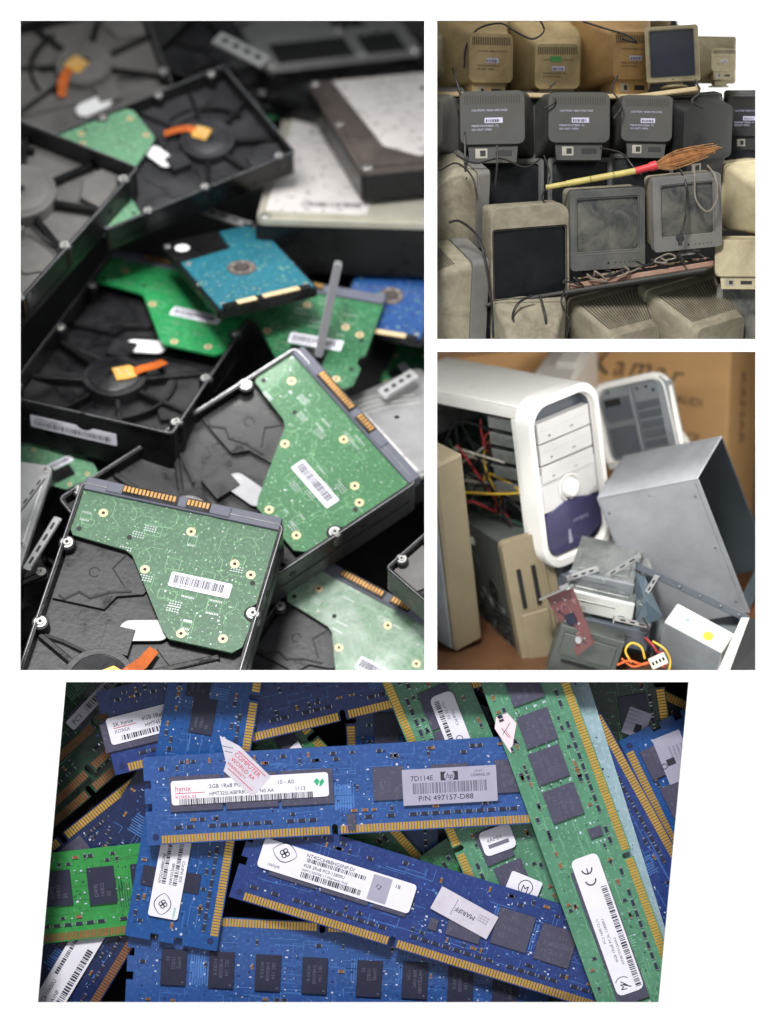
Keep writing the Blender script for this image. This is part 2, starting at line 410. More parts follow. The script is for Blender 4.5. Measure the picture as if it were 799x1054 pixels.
def tray_drive(label, scr_x, t, wpx, anchor, apx, y, floor='drive_floor', board='pcb_drive', rec=8.0, seed=1, motor=(-3, -30), mr=18, lab=True,
               end_label=False, flex=True, oval='oval_silver', conn=True, group='hard drives heaped in the left compartment', cracks=True, pcb_on=True, H=26, det=1.0):
    k = (D + y) / D * .01; u = wpx / 101.6 * k
    Rm = grot(scr_x, t); M = pose(apx[0], apx[1], y, Rm, Vector(anchor) * u)
    th = thing('hard_drive', label, 'hard drive', M, group)
    W, L = 50.8, 73.5
    b = MB(u); zf = H - rec
    b.frame(2 * W, 2 * L, 3, 2 * W - 4, 2 * L - 4, 2, 0, H, 0)
    b.frame(2 * W + .8, 2 * L + .8, 3, 2 * W + .1, 2 * L + .1, 3, H - 1.6, H - .2, 0)
    # ledges with holes along the outer walls
    for sx in (-1, 1):
        for yy in (-44, -4, 40):
            b.cyl(0, 0, 2.0, W + .1, W + .35, 12, 1, T=Matrix.Translation((0, yy, H - 9)) @ Matrix.Rotation(R(90 * sx), 4, 'Y'))
        b.box(sx * W - (.5 if sx > 0 else 0), sx * W + (.5 if sx < 0 else .0) + sx * .3, -L + 4, L - 4, max(H - 15, 2), max(H - 13.6, 3), 1)
    b.frame(2 * W - .2, 2 * L - .2, 3, 2 * W - 1.4, 2 * L - 1.4, 2.4, H - .5, H + .35, 2)  # thin bright frame drawing the rim's highlight line
    b.build('tray_rim', ['drive_black', 'black_slot', 'rim_highlight'], th, bevel=.5 * u)
    f = MB(u); f.box(-W + 2, W - 2, -L + 2, L - 2, zf - 4, zf, 0)
    mx, my = motor
    f.prism([(-W + 3, 12), (-22, 12), (-18, 20), (-6, 24), (2, 40), (2, 64), (-W + 3, 64)], zf, zf + rec * .28, 0)
    f.prism([(8, -2), (W - 3, -2), (W - 3, -46), (34, -52), (26, -40), (24, -16)], zf, zf + rec * .22, 0)
    f.prism([(-W + 3, -L + 3), (-28, -L + 3), (-24, -60), (-30, -46), (-W + 3, -44)], zf, zf + rec * .3, 0)
    f.box(-18, -4, -10, 4, zf, zf + rec * .5, 0)
    if cracks:
        c = f; q = random.Random(seed)
        def seam(pts, w=.8):
            for (p, r) in zip(pts, pts[1:]):
                Ln = math.hypot(r[0] - p[0], r[1] - p[1]); c.box(-Ln / 2 - .3, Ln / 2 + .3, -w / 2, w / 2, 0, .5, 1, T=Matrix.Translation(((p[0] + r[0]) / 2, (p[1] + r[1]) / 2, zf + rec * .28 - .05)) @ Matrix.Rotation(math.atan2(r[1] - p[1], r[0] - p[0]), 4, 'Z'))
        seam([(-W + 6, 14), (-42, 12.5), (-36, 18), (-30, 16), (-22, 21), (-12, 24)], 1.1); seam([(-20, 42), (-24, 34), (-16, 26)], .6)
        seam([(-W + 5, -8), (-36, -9), (-20, -13)], 1.6)
        c.ring(-32, 30, 2.2, 2.8, zf + rec * .28 - .1, zf + rec * .28 + .2, 14, 1, 30, 330)
    f.build('tray_floor', [floor, 'black_slot'], th, bevel=.1 * u)
    zt = zf + rec * .62
    for a in (-165, -118, -62, -15, 28, 152):
        Ln = 60
        # length to the inner wall
        dx, dy = math.cos(R(a)), math.sin(R(a))
        tx = ((W - 3) * (1 if dx > 0 else -1) - mx) / dx if abs(dx) > .05 else 99; ty = ((L - 3) * (1 if dy > 0 else -1) - my) / dy if abs(dy) > .05 else 99
        Ln = min(tx, ty, 58)
        r = MB(u); r.box(mr - 2, Ln, -1.5, 1.5, zf, zf + rec * .42, 0, T=Matrix.Translation((mx, my, 0)) @ Matrix.Rotation(R(a), 4, 'Z'))
        r.build('rib', ['drive_black'], th, bevel=.5 * u)
    a = MB(u); a.ring(mx, my, mr + 15, mr + 17, zf, zf + rec * .4, 26, 0, -70, 20)
    a.build('curved_rib', ['drive_black'], th, bevel=.3 * u)
    m = MB(u); m.cyl(mx, my, mr, zf - 1, zt, 40, 0); m.cyl(mx, my, mr - 3, zt - .01, zt + 1.2, 40, 0, r2=mr - 4); m.ring(mx - 1, my, 3.6, 5.2, zt + 1.1, zt + 1.9, 20, 0); m.cyl(mx - 1, my, 3.2, zt + 1.0, zt + 1.5, 14, 1)
    m.build('motor_disc', [floor, 'drive_black'], th, bevel=.35 * u, smooth=35)
    if flex:
        s = MB(u)
        s.loft([[(mx + x0, my + y0, z0), (mx + x1, my + y1, z0 + .1), (mx + x1, my + y1, z0 + .5), (mx + x0, my + y0, z0 + .4)] for (x0, y0, x1, y1, z0) in
                ((3, 0, 7, -4, zt + 1.2), (7, 5, 11, 1, zt + 1.8), (11, 10, 16, 6, zt + 2.4), (15, 16, 20, 12, zt + 1.0), (18, 24, 23, 22, zf + rec * .5))], 0)
        fx = s.build('flex_cable', ['flex_orange'], th)
        g2 = MB(u); g2.prism([(mx - 3, my + 3), (mx + 4, my - 6), (mx + 9, my - 3), (mx + 13, my + 1), (mx + 11, my + 7), (mx + 5, my + 9), (mx + 1, my + 6)], zt + 1.6, zt + 2.4, 0)
        for j in range(4): g2.cyl(mx + 1 + j * 2.6, my + 2 - (j % 2) * 3 + j * .4, 1.2, zt + 2.4, zt + 3.1, 10, 1)
        g2.build('solder_pads', ['flex_gold', 'pad_tan'], fx)
    if oval:
        s = MB(u); s.T = Matrix.Translation((4, 6, 0)) @ Matrix.Rotation(R(14), 4, 'Z')
        s.prism(rrect(24, 11, 5.4, 6, -4, 0), zf + rec * .3, zf + rec * .3 + .9, 0); s.ring(-10, 0, 2.6, 3.1, zf + rec * .3 + .85, zf + rec * .3 + 1.0, 14, 1, 90, 270)
        s.build('oval_pad', [oval, 'steel'], th)
    if pcb_on: board_part(th, u, PCB_POLY, H - 1.2, board, seed, lab, conn, det=det)
    for (x, yy) in ((-W + 2.5, 40), (-W + 2.5, -4), (-W + 2.5, -62), (W - 2.5, 24), (W - 2.5, -20), (W - 2.5, -62)):
        s = MB(u); s.cyl(x, yy, 4.2, zf, H - .8, 16, 0); s.build('screw_boss', ['drive_black'], th, bevel=.3 * u)
        screw(th, u, x, yy, H - .5, 2.2)
    if end_label:
        s = MB(u); T = Matrix.Translation((-9, -L - .05, H - 13)) @ Matrix.Rotation(R(90), 4, 'X')
        s.prism([(p[0], p[1]) for p in rrect(52, 8, .6, 2)], .1, .4, 0, T=T); s.bars(-24, 24, -2.6, 1.0, .5, 1, .9, T=T, seed=4); s.text('WMAYP 2840517', -23, 1.5, 2.2, .5, 1, T=T)
        s.build('end_label', ['paper', 'ink'], th)
        s = MB(u); s.cyl(0, 0, 6, 0, .5, 16, 0, T=Matrix.Translation((-2, -L, H - 5)) @ Matrix.Rotation(R(90), 4, 'X')); s.build('round_plug', ['drive_black'], th)
    return th, u
def lid_drive(label, scr_x, t, wpx, anchor, apx, y, lid='brown_metal', body='drive_black', dims=(101.6, 147, 26), lab=None, grooves=False, plug=True, windows=False, ring=True, screws=True):
    k = (D + y) / D * .01; u = wpx / dims[0] * k
    Rm = grot(scr_x, t); W, L, H = dims[0] / 2, dims[1] / 2, dims[2]
    M = pose(apx[0], apx[1], y, Rm, Vector(anchor) * u)
    th = thing('hard_drive', label, 'hard drive', M, 'hard drives heaped in the left compartment')
    b = MB(u); b.prism(rrect(2 * W, 2 * L, 3, 3), 0, H - 4, 0)
    for x in (-W * .6, W * .6): b.cyl(x, 0, 1.9, L, L + .3, 12, 1, T=Matrix.Identity(4))
    b.build('drive_body', [body, 'black_slot'], th, bevel=.8 * u)
    l = MB(u); l.prism(rrect(2 * W - 1.5, 2 * L - 1.5, 5, 4), H - 4.2, H - 1, 0); l.prism(rrect(2 * W - 9, 2 * L - 9, 8, 4), H - 1.1, H, 0)
    if ring: l.ring(-W * .25, L * .3, 30, 31, H - .1, H + .12, 40, 0)
    if grooves:
        for j in range(4): l.tube([(-W + 8 + j * 5, -L * .7, H), (-W + 8 + j * 5, L * .2, H), (-W + 20 + j * 5, L * .72, H)], .7, 6, 1)
    if windows:
        for (x0, x1) in ((-W * .8, W * .15), (W * .3, W * .8)): l.box(x0, x1, -L + 3, -L * .55, H, H + .5, 2)
    l.build('lid', [lid, 'screw_steel', 'black_slot'], th, bevel=.6 * u)
    if lab:
        pts, txt = lab; s = MB(u); s.prism(pts, H, H + .35, 0); xs = [p[0] for p in pts]; ys = [p[1] for p in pts]
        q = random.Random(len(label))
        for j, tx in enumerate(txt): s.text(tx, min(xs) + (max(xs) - min(xs)) * .22, max(ys) - 12 - j * 11, 7 - j % 3, H + .42, 1)
        s.bars(min(xs) + (max(xs) - min(xs)) * .3, max(xs) - 8, min(ys) + 8, min(ys) + 14, H + .42, 1, 1.0)
        s.build('lid_label', ['label_drive', 'label_print'], th)
    for (x, yy) in () if not screws else ((-W + 5, -L + 5), (W - 5, -L + 5), (-W + 5, L - 5), (W - 5, L - 5), (-W + 5, 0), (W - 5, 0)): screw(th, u, x, yy, H - .8, 2.6)
    return th, u
H = 26
# D1 nearest, bottom left
tray_drive('nearest black hard drive, lower left, its pale green board and gray connector facing up', (217, -46), 29, 215, (-50, 77, H), (88, 490), 1.3, seed=51, floor='drive_floor', rec=7.5, motor=(-13, -27))
# D10 right, under D1
tray_drive('black hard drive with rich green board, connector edge turned to the upper right', (103, -116), 30, 204, (-49, 77, H), (312, 356), 2.85, seed=52, board='pcb_drive_rich', floor='drive_floor_dark', rec=7.5)
# D2
tray_drive('black hard drive at left centre with bright green board and barcode strip on its end', (160, -37), 50, 192, (50.8, -73.5, H), (178, 453), 1.95, seed=53, board='pcb_drive_bright', floor='drive_floor_dark', rec=13, end_label=True, oval='oval_white', H=30)
# D11 bottom right
tray_drive('hard drive in the lower right corner whose green board has whitish glare painted on', (92, -48), 28, 190, (-49, 71, H), (318, 578), 2.3, seed=54, board='pcb_glare', floor='drive_floor', conn=True, rec=7.5)
# D3 left edge deep tray
tray_drive('black drive tray at the left edge with a pale gray inside and large motor disc', (-80, 34), 40, 192, (-50.8, -73.5, 19), (143, 172), 3.5, seed=55, board='pcb_drive_dull', floor='drive_floor_pale', rec=13, H=19, mr=21, motor=(0, -30), lab=False, oval=None)
# D4 centre top tray
tray_drive('blurred black drive tray above the middle, orange flex cable beside its motor disc', (-52, 67), 39, 152, (-50.8, -73.5, 20), (304, 156), 4.1, seed=56, board='pcb_drive_dull', floor='drive_floor', rec=12, H=20, oval='oval_white', lab=False, motor=(-4, -30), mr=19)
# D5 behind top left
tray_drive('out of focus drive tray in the upper left corner with motor disc and orange cable', (-88, -24), 34, 165, (-3, -30, 26), (86, 60), 5.8, seed=57, board='pcb_drive_dull', floor='drive_floor_pale', rec=10, oval='oval_white', lab=False, pcb_on=False)
tray_drive('dark tray far behind at the very top edge', (90, -40), 42, 150, (-50, -73.5, 26), (150, 62), 6.9, seed=58, floor='drive_floor', oval=None, flex=False, pcb_on=False)
def more_boards():
    for lb, sx, t, w, px, py, y, m, sd in (
        ('small loose green board wedged between the silver lidded drive and the teal one', (60, 30), 40, 90, 268, 262, 4.2, 'pcb_drive_dull', 91),
        ('loose green board peeking out at the right edge beside the grooved silver drive', (50, -60), 40, 100, 412, 372, 4.2, 'pcb_drive_dark', 92),
        ('dusty green board deep at the left edge under the barcode drive', (80, 40), 36, 110, 40, 486, 2.6, 'pcb_drive_dull', 93),
        ('dark green board in the dark gap left of the whitish one', (70, -60), 34, 120, 290, 625, 2.6, 'pcb_drive_dark', 94)):
        loose_board(lb, sx, t, w, (px, py), y, m, sd)
# lid side up drives
LT = ['S/N 5QE0', 'P/N 9BD131', 'Config']
lid_drive('silver lidded hard drive with a white label, right of centre, black end facing forward', (170, -6), 60, 205, (-50.8, -73.5, 26), (262, 232), 3.75, lid='lid_cream', lab=([(-46, -64), (6, -66), (12, 60), (-44, 60)], LT), dims=(101.6, 147, 30))
lid_drive('brown metal hard drive in the upper right with a large pale label', (135, 17), 60, 178, (-50.8, -73.5, 19), (372, 176), 3.75, lab=([(-35, 68), (48, 68), (48, -62), (-12, -60), (-29, -40)], ['07AUG2005', '120 GB', 'S/N 5JV7', 'Made']), dims=(101.6, 147, 19))
lid_drive('silver edged hard drive leaning at the very top, dark windows in its lid', (150, 22), 58, 172, (-50.8, -73.5, 26), (272, 70), 6.3, lid='lid_silver', lab=([(-46, 20), (0, 26), (8, 68), (-46, 68)], ['5QE']), windows=True)
lid_drive('silver hard drive with looping grooves and a white label at the right edge', (75, -82), 45, 138, (-50.8, 73.5, 26), (432, 376), 3.7, lid='lid_silver', lab=([(-30, -60), (44, -60), (44, 10), (-30, 10)], ['S/N', 'WD3200', '5VDC', '12VDC', 'LBA 625']), grooves=True)
lid_drive('dark hard drive wedged behind the tray corners near the top middle', (110, -40), 48, 120, (-50.8, -73.5, 26), (262, 96), 6.3, lid='drive_black')
lid_drive('black hard drive lying deep at the left edge below the barcode one', (100, 40), 40, 150, (50.8, -73.5, 26), (52, 590), 1.6, lid='drive_black', lab=([(-40, 30), (40, 30), (40, 60), (-40, 60)], ['WD2500']))
lid_drive('silver topped drive peeking out at the left edge beside the nearest one', (110, -14), 40, 150, (50.8, 73.5, 26), (56, 478), 2.3, lid='lid_silver', windows=True)
tray_drive('black tray corner with a steel screw at the right edge above the whitish board', (70, -60), 30, 170, (-50.8, -73.5, 26), (397, 584), 1.25, seed=61, floor='drive_floor_pale', pcb_on=False, flex=False, oval=None)
# small laptop drives
def small_drive(label, scr_x, t, wpx, anchor, apx, y, board, spindle=True, seed=1):
    k = (D + y) / D * .01; u = wpx / 70 * k
    M = pose(apx[0], apx[1], y, grot(scr_x, t), Vector(anchor) * u)
    th = thing('laptop_drive', label, 'laptop drive', M, 'laptop drives among the larger ones')
    b = MB(u); b.prism(rrect(70, 100, 2.5, 3), 2.5, 8, 0)
    b.cyl(-24, 38, 5, 8, 8.4, 20, 1); b.cyl(24, 40, 2, 8, 8.4, 14, 1)
    b.build('drive_body', ['drive_black', 'oval_white'], th, bevel=.5 * u)
    poly = [(-33, -48), (33, -48), (33, 30), (26, 46), (6, 46), (4, 22), (-33, 18)]
    s = MB(u); s.prism(poly, 8, 9.4, 0); s.specks(poly, 260, 9.5, [1, 1, 2], .4, 1.8, seed, 3)
    for (x, y2) in ((-29, -44), (29, -44), (29, 26), (-29, 14)): s.cyl(x, y2, 2.4, 9.3, 9.7, 14, 2)
    pb = s.build('circuit_board', [board, 'solder', 'tin'], th, bevel=.3 * u)
    if spindle:
        s = MB(u); s.ring(0, -6, 5, 9.5, 9.4, 10.2, 28, 0); s.cyl(0, -6, 5, 9.3, 9.8, 20, 1); s.ring(0, -6, 1.5, 3, 9.8, 10.4, 14, 0)
        for j in range(6): s.cyl(7.2 * math.cos(j * 1.05), -6 + 7.2 * math.sin(j * 1.05), .9, 10.1, 10.6, 8, 2)
        s.build('spindle_hub', ['brown_metal', 'drive_floor', 'screw_steel'], th)
    c = MB(u); c.box(-31, 30, -51, -46, 6, 11.2, 0); c.box(-22, -8, -52, -46.5, 11, 11.8, 1); c.box(-4, 22, -52, -46.5, 11, 11.8, 1)
    c.build('connector', ['drive_black', 'pad_tan'], pb, bevel=.3 * u)
    for (x, y2) in ((-32, -12), (32, -12), (-32, 44), (32, 44)): screw(th, u, x, y2, 8.2, 1.6)
    return th
small_drive('teal laptop drive board with a round spindle hub, lying in the middle of the heap', (97, 26), 56, 113, (-35, -50, 9), (225, 320), 2.5, 'pcb_teal', seed=71)
small_drive('blue laptop drive board at the right edge below the silver lidded drive', (92, -16), 42, 92, (-35, -50, 9), (345, 337), 3.5, 'pcb_drive_blue', seed=72)
# green drive board lying loose behind the middle + bright edged drive standing on end
def loose_board(label, scr_x, t, wpx, apx, y, m, seed, poly=PCB_POLY):
    k = (D + y) / D * .01; u = wpx / 101.6 * k
    M = pose(apx[0], apx[1], y, grot(scr_x, t), (0, 35 * u, 0))
    th = thing('circuit_board', label, 'circuit board', M)
    board_part(th, u, poly, 1.4, m, seed, n=500)
    s = MB(u); s.prism(rrect(16, 16, .5, 2, -26, 58), 1.4, 3.2, 0); s.build('chip', ['drive_black'], th, bevel=.2 * u); s = MB(u); s.prism(rrect(20, 13, .5, 2, 18, 20), 1.4, 3.2, 0); s.build('chip', ['drive_black'], th, bevel=.2 * u)
    return th
loose_board('loose dark green drive board lying behind the teal one', (110, -20), 42, 190, (290, 345), 3.3, 'pcb_drive_dark', 81)
loose_board('dim green board in the gap below the dark drive at the top', (90, 30), 42, 110, (318, 120), 6.4, 'pcb_drive_dark', 83)
more_boards()
lid_drive('narrow silver drive standing on its long side, bright steel edge toward the viewer', (26, 118), -12, 100, (0, 0, 26), (338, 320), 2.75, lid='platter', body='lid_silver', dims=(101.6, 9, 26), ring=False, screws=False)
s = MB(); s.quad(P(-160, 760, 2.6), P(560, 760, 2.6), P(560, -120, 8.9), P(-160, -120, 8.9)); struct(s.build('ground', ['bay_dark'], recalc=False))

for i, (lb, px, py, y, w_, h_, rr_, mm) in enumerate((
    ('steel plate with slots at the right edge beside the connector', 410, 396, 3.25, 44, 14, 38, 'lid_silver'), ('narrow steel rail at the left edge beside the nearest drive', 30, 512, 1.7, 60, 6, 62, 'lid_silver'),
    ('second steel rail at the left edge, lower and darker', 44, 560, 1.5, 70, 9, 66, 'lid_silver'), ('silver arm plate in the gap above the teal drive board', 236, 226, 4.3, 60, 10, -24, 'lid_silver'),
    ('pale steel plate near the top edge between two trays', 248, 52, 5.6, 62, 18, -34, 'lid_silver'))):
    kk_ = (D + y) / D * .01; s = MB(kk_); s.prism(rrect(w_, h_, 2, 3), 0, 1.6, 0); s.box(-w_ / 2 + 3, w_ / 2 - 3, -h_ / 2 + .3, -h_ / 2 + 1.4, 1.6, 3.5, 0)
    for j in range(4): s.prism(rrect(w_ * .13, h_ * .3, 1, 2, -w_ * .33 + j * w_ * .22, h_ * .08), 1.5, 1.75, 1)
    tag(s.build('metal_plate', [mm, 'black_slot'], None, bevel=.003, M=pose(px, py, y, rot(34, 0, rr_))), lb, 'metal plate', 'steel plates among the hard drives')
tray_drive('black drive tray sunk in the dark gap at the lower left corner', (60, 60), 32, 150, (0, 0, 20), (20, 640), 2.4, seed=64, floor='drive_floor_dark', pcb_on=False, flex=False, oval=None, H=20)
# ================================================================ old monitors
CUR[0] = 'monitors'
BG = rgb(150, 145, 132)
mk('crt_beige', rgb(176, 156, 112), .55, var=.12, scale=2, dust=rgb(100, 82, 54), dust_amt=.8)
mk('crt_beige_warm', rgb(172, 136, 84), .55, var=.12, scale=2, dust=rgb(98, 74, 44), dust_amt=.75)
mk('crt_cream', rgb(186, 176, 144), .55, var=.1, scale=2, dust=rgb(104, 94, 72), dust_amt=.8)
mk('crt_dusty', rgb(150, 144, 124), .7, var=.2, scale=4, dust=rgb(84, 76, 62), dust_amt=.85, bump=.2)
mk('crt_grey', rgb(128, 128, 122), .6, var=.14, scale=3, dust=rgb(92, 90, 82), dust_amt=.5)
mk('crt_bluegrey', rgb(98, 99, 100), .55, var=.14, scale=3, dust=rgb(128, 124, 112), dust_amt=.75)
mk('crt_charcoal', rgb(46, 48, 47), .5, var=.15, scale=3, dust=rgb(92, 88, 78), dust_amt=.4)
mk('crt_black', rgb(27, 29, 31), .4, var=.15, scale=3, dust=rgb(52, 50, 48), dust_amt=.35, spec=.35)
mk('crt_slate', rgb(64, 68, 70), .5, var=.15, scale=3, dust=rgb(112, 110, 100), dust_amt=.75)
mk('glass_dark', rgb(14, 17, 20), .18, var=.15, scale=3, dust=rgb(40, 42, 44), dust_amt=.3, spec=.3)
mk('glass_dusty', rgb(44, 50, 52), .22, var=.2, scale=5, dust=rgb(128, 124, 112), dust_amt=.75)
mk('glass_blue', rgb(52, 58, 72), .15, var=.12, scale=2)
mk('vent_dark', rgb(52, 46, 38), .8)
mk('vent_grey', rgb(70, 68, 62), .8)
mk('plate_steel', rgb(150, 148, 138), .45, .4, var=.15)
mk('green_sticker', rgb(60, 130, 70), .6)
mk('tag_blue', rgb(120, 150, 200), .6)
mk('cable_black', rgb(34, 32, 32), .5); mk('cable_grey', rgb(120, 112, 100), .55)
mk('board_wood', rgb(120, 84, 70), .75, var=.3, scale=4, dust=rgb(160, 140, 122), dust_amt=.7)
mk('shelf_cream', rgb(178, 160, 122), .65, var=.15, scale=3, dust=rgb(110, 96, 76), dust_amt=.5)
mk('straw', rgb(186, 138, 92), .85, var=.4, scale=14); mk('bamboo', rgb(176, 162, 92), .5, var=.25, scale=5); mk('red_band', rgb(190, 50, 54), .5)
def rr3(w, yt, yb, r, z, cx=0, n=3):
    return [(p[0], p[1], z) for p in rrect(w, yt - yb, r, n, cx, (yt + yb) / 2)]
def crt_root(label, px, py, y, w, anchor, tilt, yaw, roll, group):
    k = (D + y) / D * .01; u = w / 100 * k
    M = pose(px, py, y, rot(tilt, yaw, roll), Vector(anchor) * u)
    return thing('monitor', label, 'monitor', M, group), u
GM = 'old monitors stacked in the upper right compartment'
def crt(label, px, py, y, w, yaw=0, tilt=-4, roll=0, anchor=(0, 0, 0), h=92, shell='crt_beige', bezel=None, glass='glass_dark', depth=86, back=(52, 46), backc=(0, -2),
        backdet=True, chin=14, side=7, topm=7, foot=True, grille=None, backm=None, sticker=False, brow=0, inner=None, rad=5, rearbox=True, band=False, step=.32, kind=None):
    """screen-to-back tube monitor; local x width (100 units), y up, z toward the screen side; bezel front at z=0"""
    t, u = crt_root(label, px, py, y, w, anchor, tilt, yaw, roll, GM)
    bezel = bezel or shell; H2 = h / 2
    b = MB(u); sw, sh = 100 - 2 * side, h - chin - topm; sc = (chin - topm) / 2
    b.frame(100, h, rad, sw + 4, sh + 4, 4, -14, 0, 0, cy2=sc)
    b.frame(sw + 4, sh + 4, 4, sw, sh, 3, -5, -1.2, 1 if inner else 0, 0, 0, T=Matrix.Translation((0, sc, 0)))
    for j in range(5): b.cyl(10 + j * 6, -H2 + chin * .35, 1.1, -.2, .5, 8, 2)
    b.cyl(0, -H2 + chin * .35, 1.8, -.2, .6, 10, 2)
    if band: b.box(-sw / 2, sw / 2, -H2 + chin - 4, -H2 + chin - 3, -.3, .6, 3)
    b.build('bezel', [bezel, inner or bezel, 'crt_black', 'crt_grey'], t, bevel=1.0 * u, smooth=35)
    s = MB(u); n = 8; vs = []; fs = []
    for j in range(n + 1):
        for i in range(n + 1):
            a, c = i / n * 2 - 1, j / n * 2 - 1
            vs.append((a * (sw / 2 + .5), sc + c * (sh / 2 + .5), -2.6 - 1.6 * (a * a + c * c)))
    for j in range(n):
        for i in range(n): fs.append((j * (n + 1) + i, j * (n + 1) + i + 1, (j + 1) * (n + 1) + i + 1, (j + 1) * (n + 1) + i))
    s.add(vs, fs); s.build('screen', [glass], t, smooth=60, recalc=False)
    bw, bh = back; bx, by = backc
    def sec(f, z, w0=96, h0=None):
        h0 = h0 or (h - 4)
        return rr3(w0 + (bw - w0) * f, (h0 / 2) + ((by + bh / 2) - h0 / 2) * f, -h0 / 2 + ((by - bh / 2) + h0 / 2) * f, 6 + 2 * f, z, cx=bx * f)
    sm = MB(u); sm.loft([sec(0, -13.5), sec(.02, -depth * step), sec(.55, -depth * (step + .25)), sec(.93, -depth * .86), sec(1, -depth)][::-1], 0)
    hs = sm.build('housing', [backm or shell], t, bevel=.8 * u, smooth=32)
    if backdet:
        g = MB(u); T = Matrix.Translation((bx, by, -depth)) @ Matrix.Rotation(math.pi, 4, 'Y')
        for i in range(22):
            x = -bw * .42 + i * bw * .04
            if abs(x) < bw * .44: g.box(x - .45, x + .45, bh * .26, bh * .42, -.1, .35, 0, T=T)
        g.build('grille', ['vent_dark'], hs)
        g = MB(u); [g.text(tx_, -bw * .32, bh * yy_, bh * .055, .5, 3, T=T) for tx_, yy_ in (('CAUTION  HIGH VOLTAGE', .12), ('MADE IN KOREA  FC', -.17), ('DO NOT OPEN', -.24))]
        g.box(-bw * .12, bw * .16, -bh * .1, bh * .0, 0, .45, 0, T=T)
        g.bars(-bw * .1, bw * .14, -bh * .085, -bh * .03, .5, 1, bw * .02, T=T, seed=int(px))
        if sticker: g.box(-bw * .16, bw * .08, bh * .1, bh * .22, 0, .6, 2, T=T)
        g.build('rating_label', ['paper_silver', 'vent_dark', 'green_sticker', 'paper_silver' if shell in ('crt_charcoal', 'crt_black') else 'vent_dark'], hs)
    if rearbox:
        g = MB(u); w2 = bw * .78; yb = by - bh / 2
        g.prism([(bx - w2 / 2, yb + 2), (bx + w2 / 2, yb + 2), (bx + w2 / 2 * .92, yb - bh * .34), (bx - w2 / 2 * .92, yb - bh * .34)], -depth * .93, -depth * .5, 0)
        g.box(bx + w2 * .1, bx + w2 * .36, yb - bh * .26, yb - bh * .06, -depth * .935, -depth * .9, 1)
        g.box(bx + w2 * .14, bx + w2 * .26, yb - bh * .22, yb - bh * .1, -depth * .94, -depth * .9, 2)
        g.box(bx - w2 * .38, bx - w2 * .05, yb - bh * .22, yb - bh * .1, -depth * .935, -depth * .9, 2)
        g.build('socket_panel', [backm or shell, 'plate_steel', 'black_slot'], t, bevel=.6 * u)
    if grille:
        g = MB(u); mtl, rows, cols = grille
        a, c = sec(.02, -depth * step), sec(.93, -depth * .86)
        # top face between the two sections
        ya = max(p[1] for p in a); yc = max(p[1] for p in c); wa = max(p[0] for p in a) - min(p[0] for p in a) - 12; wc = max(p[0] for p in c) - min(p[0] for p in c) - 12
        m_ = sec(.55, -depth * (step + .25)); ym = max(p[1] for p in m_); zm = m_[0][2]; wm = max(p[0] for p in m_) - min(p[0] for p in m_) - 12
        for j in range(rows):
            f = .04 + .92 * j / (rows - 1)
            z0, z1 = -depth * step, -depth * .86
            z = z0 + (z1 - z0) * f
            if z > zm: q = (z - z0) / (zm - z0); yy = ya + (ym - ya) * q; ww = wa + (wm - wa) * q; sl = (ym - ya) / (zm - z0)
            else: q = (z - zm) / (z1 - zm); yy = ym + (yc - ym) * q; ww = wm + (wc - wm) * q; sl = (yc - ym) / (z1 - zm)
            for i in range(cols):
                x = bx * q * .0 - ww / 2 + ww * i / (cols - 1); dz = .62 * abs(z1 - z0) / rows / 2
                e = .5; dx = .62 * ww / cols / 2
                g.quad((x - dx, yy + e + sl * dz, z + dz), (x + dx, yy + e + sl * dz, z + dz), (x + dx, yy + e - sl * dz, z - dz), (x - dx, yy + e - sl * dz, z - dz), 0)
        g.build('grille', [mtl], hs)
    if foot:
        g = MB(u); g.prism(rrect(30, 10, 3, 3, 0, 0), -30, -8, 0, T=Matrix.Translation((0, -H2 - 1, -14)))
        T = Matrix.Translation((0, -H2 - 5, -30)) @ Matrix.Rotation(R(-90), 4, 'X')
        g.cyl(0, 0, 27, -4, 0, 30, 0, r2=24, T=T)
        g.build('foot', [shell], t, bevel=.8 * u, smooth=40)
    return t, u
def cable(label, pts, r=.011, m='cable_black', name='cable'):
    s = MB(); s.tube([P(*p) for p in pts], r, 6, 0, 7)
    o = s.build(name, [m], smooth=60); tag(o, label, 'cable', 'loose cables'); return o
def slab(name, label, cat, c4, thick, m, y2=None):
    """board whose front top edge runs between two seen points; c4=(pxA,pyA,yA, pxB,pyB,yB, depth)"""
    a = P(c4[0], c4[1], c4[2]); b = P(c4[3], c4[4], c4[5]); dv = Vector((0, c4[6], 0)); up = Vector((0, 0, thick))
    s = MB(); s.hexa([a - up, b - up, b - up + dv, a - up + dv], [a, b, b + dv, a + dv]); o = s.build(name, [m], bevel=.01)
    return tag(o, label, cat)
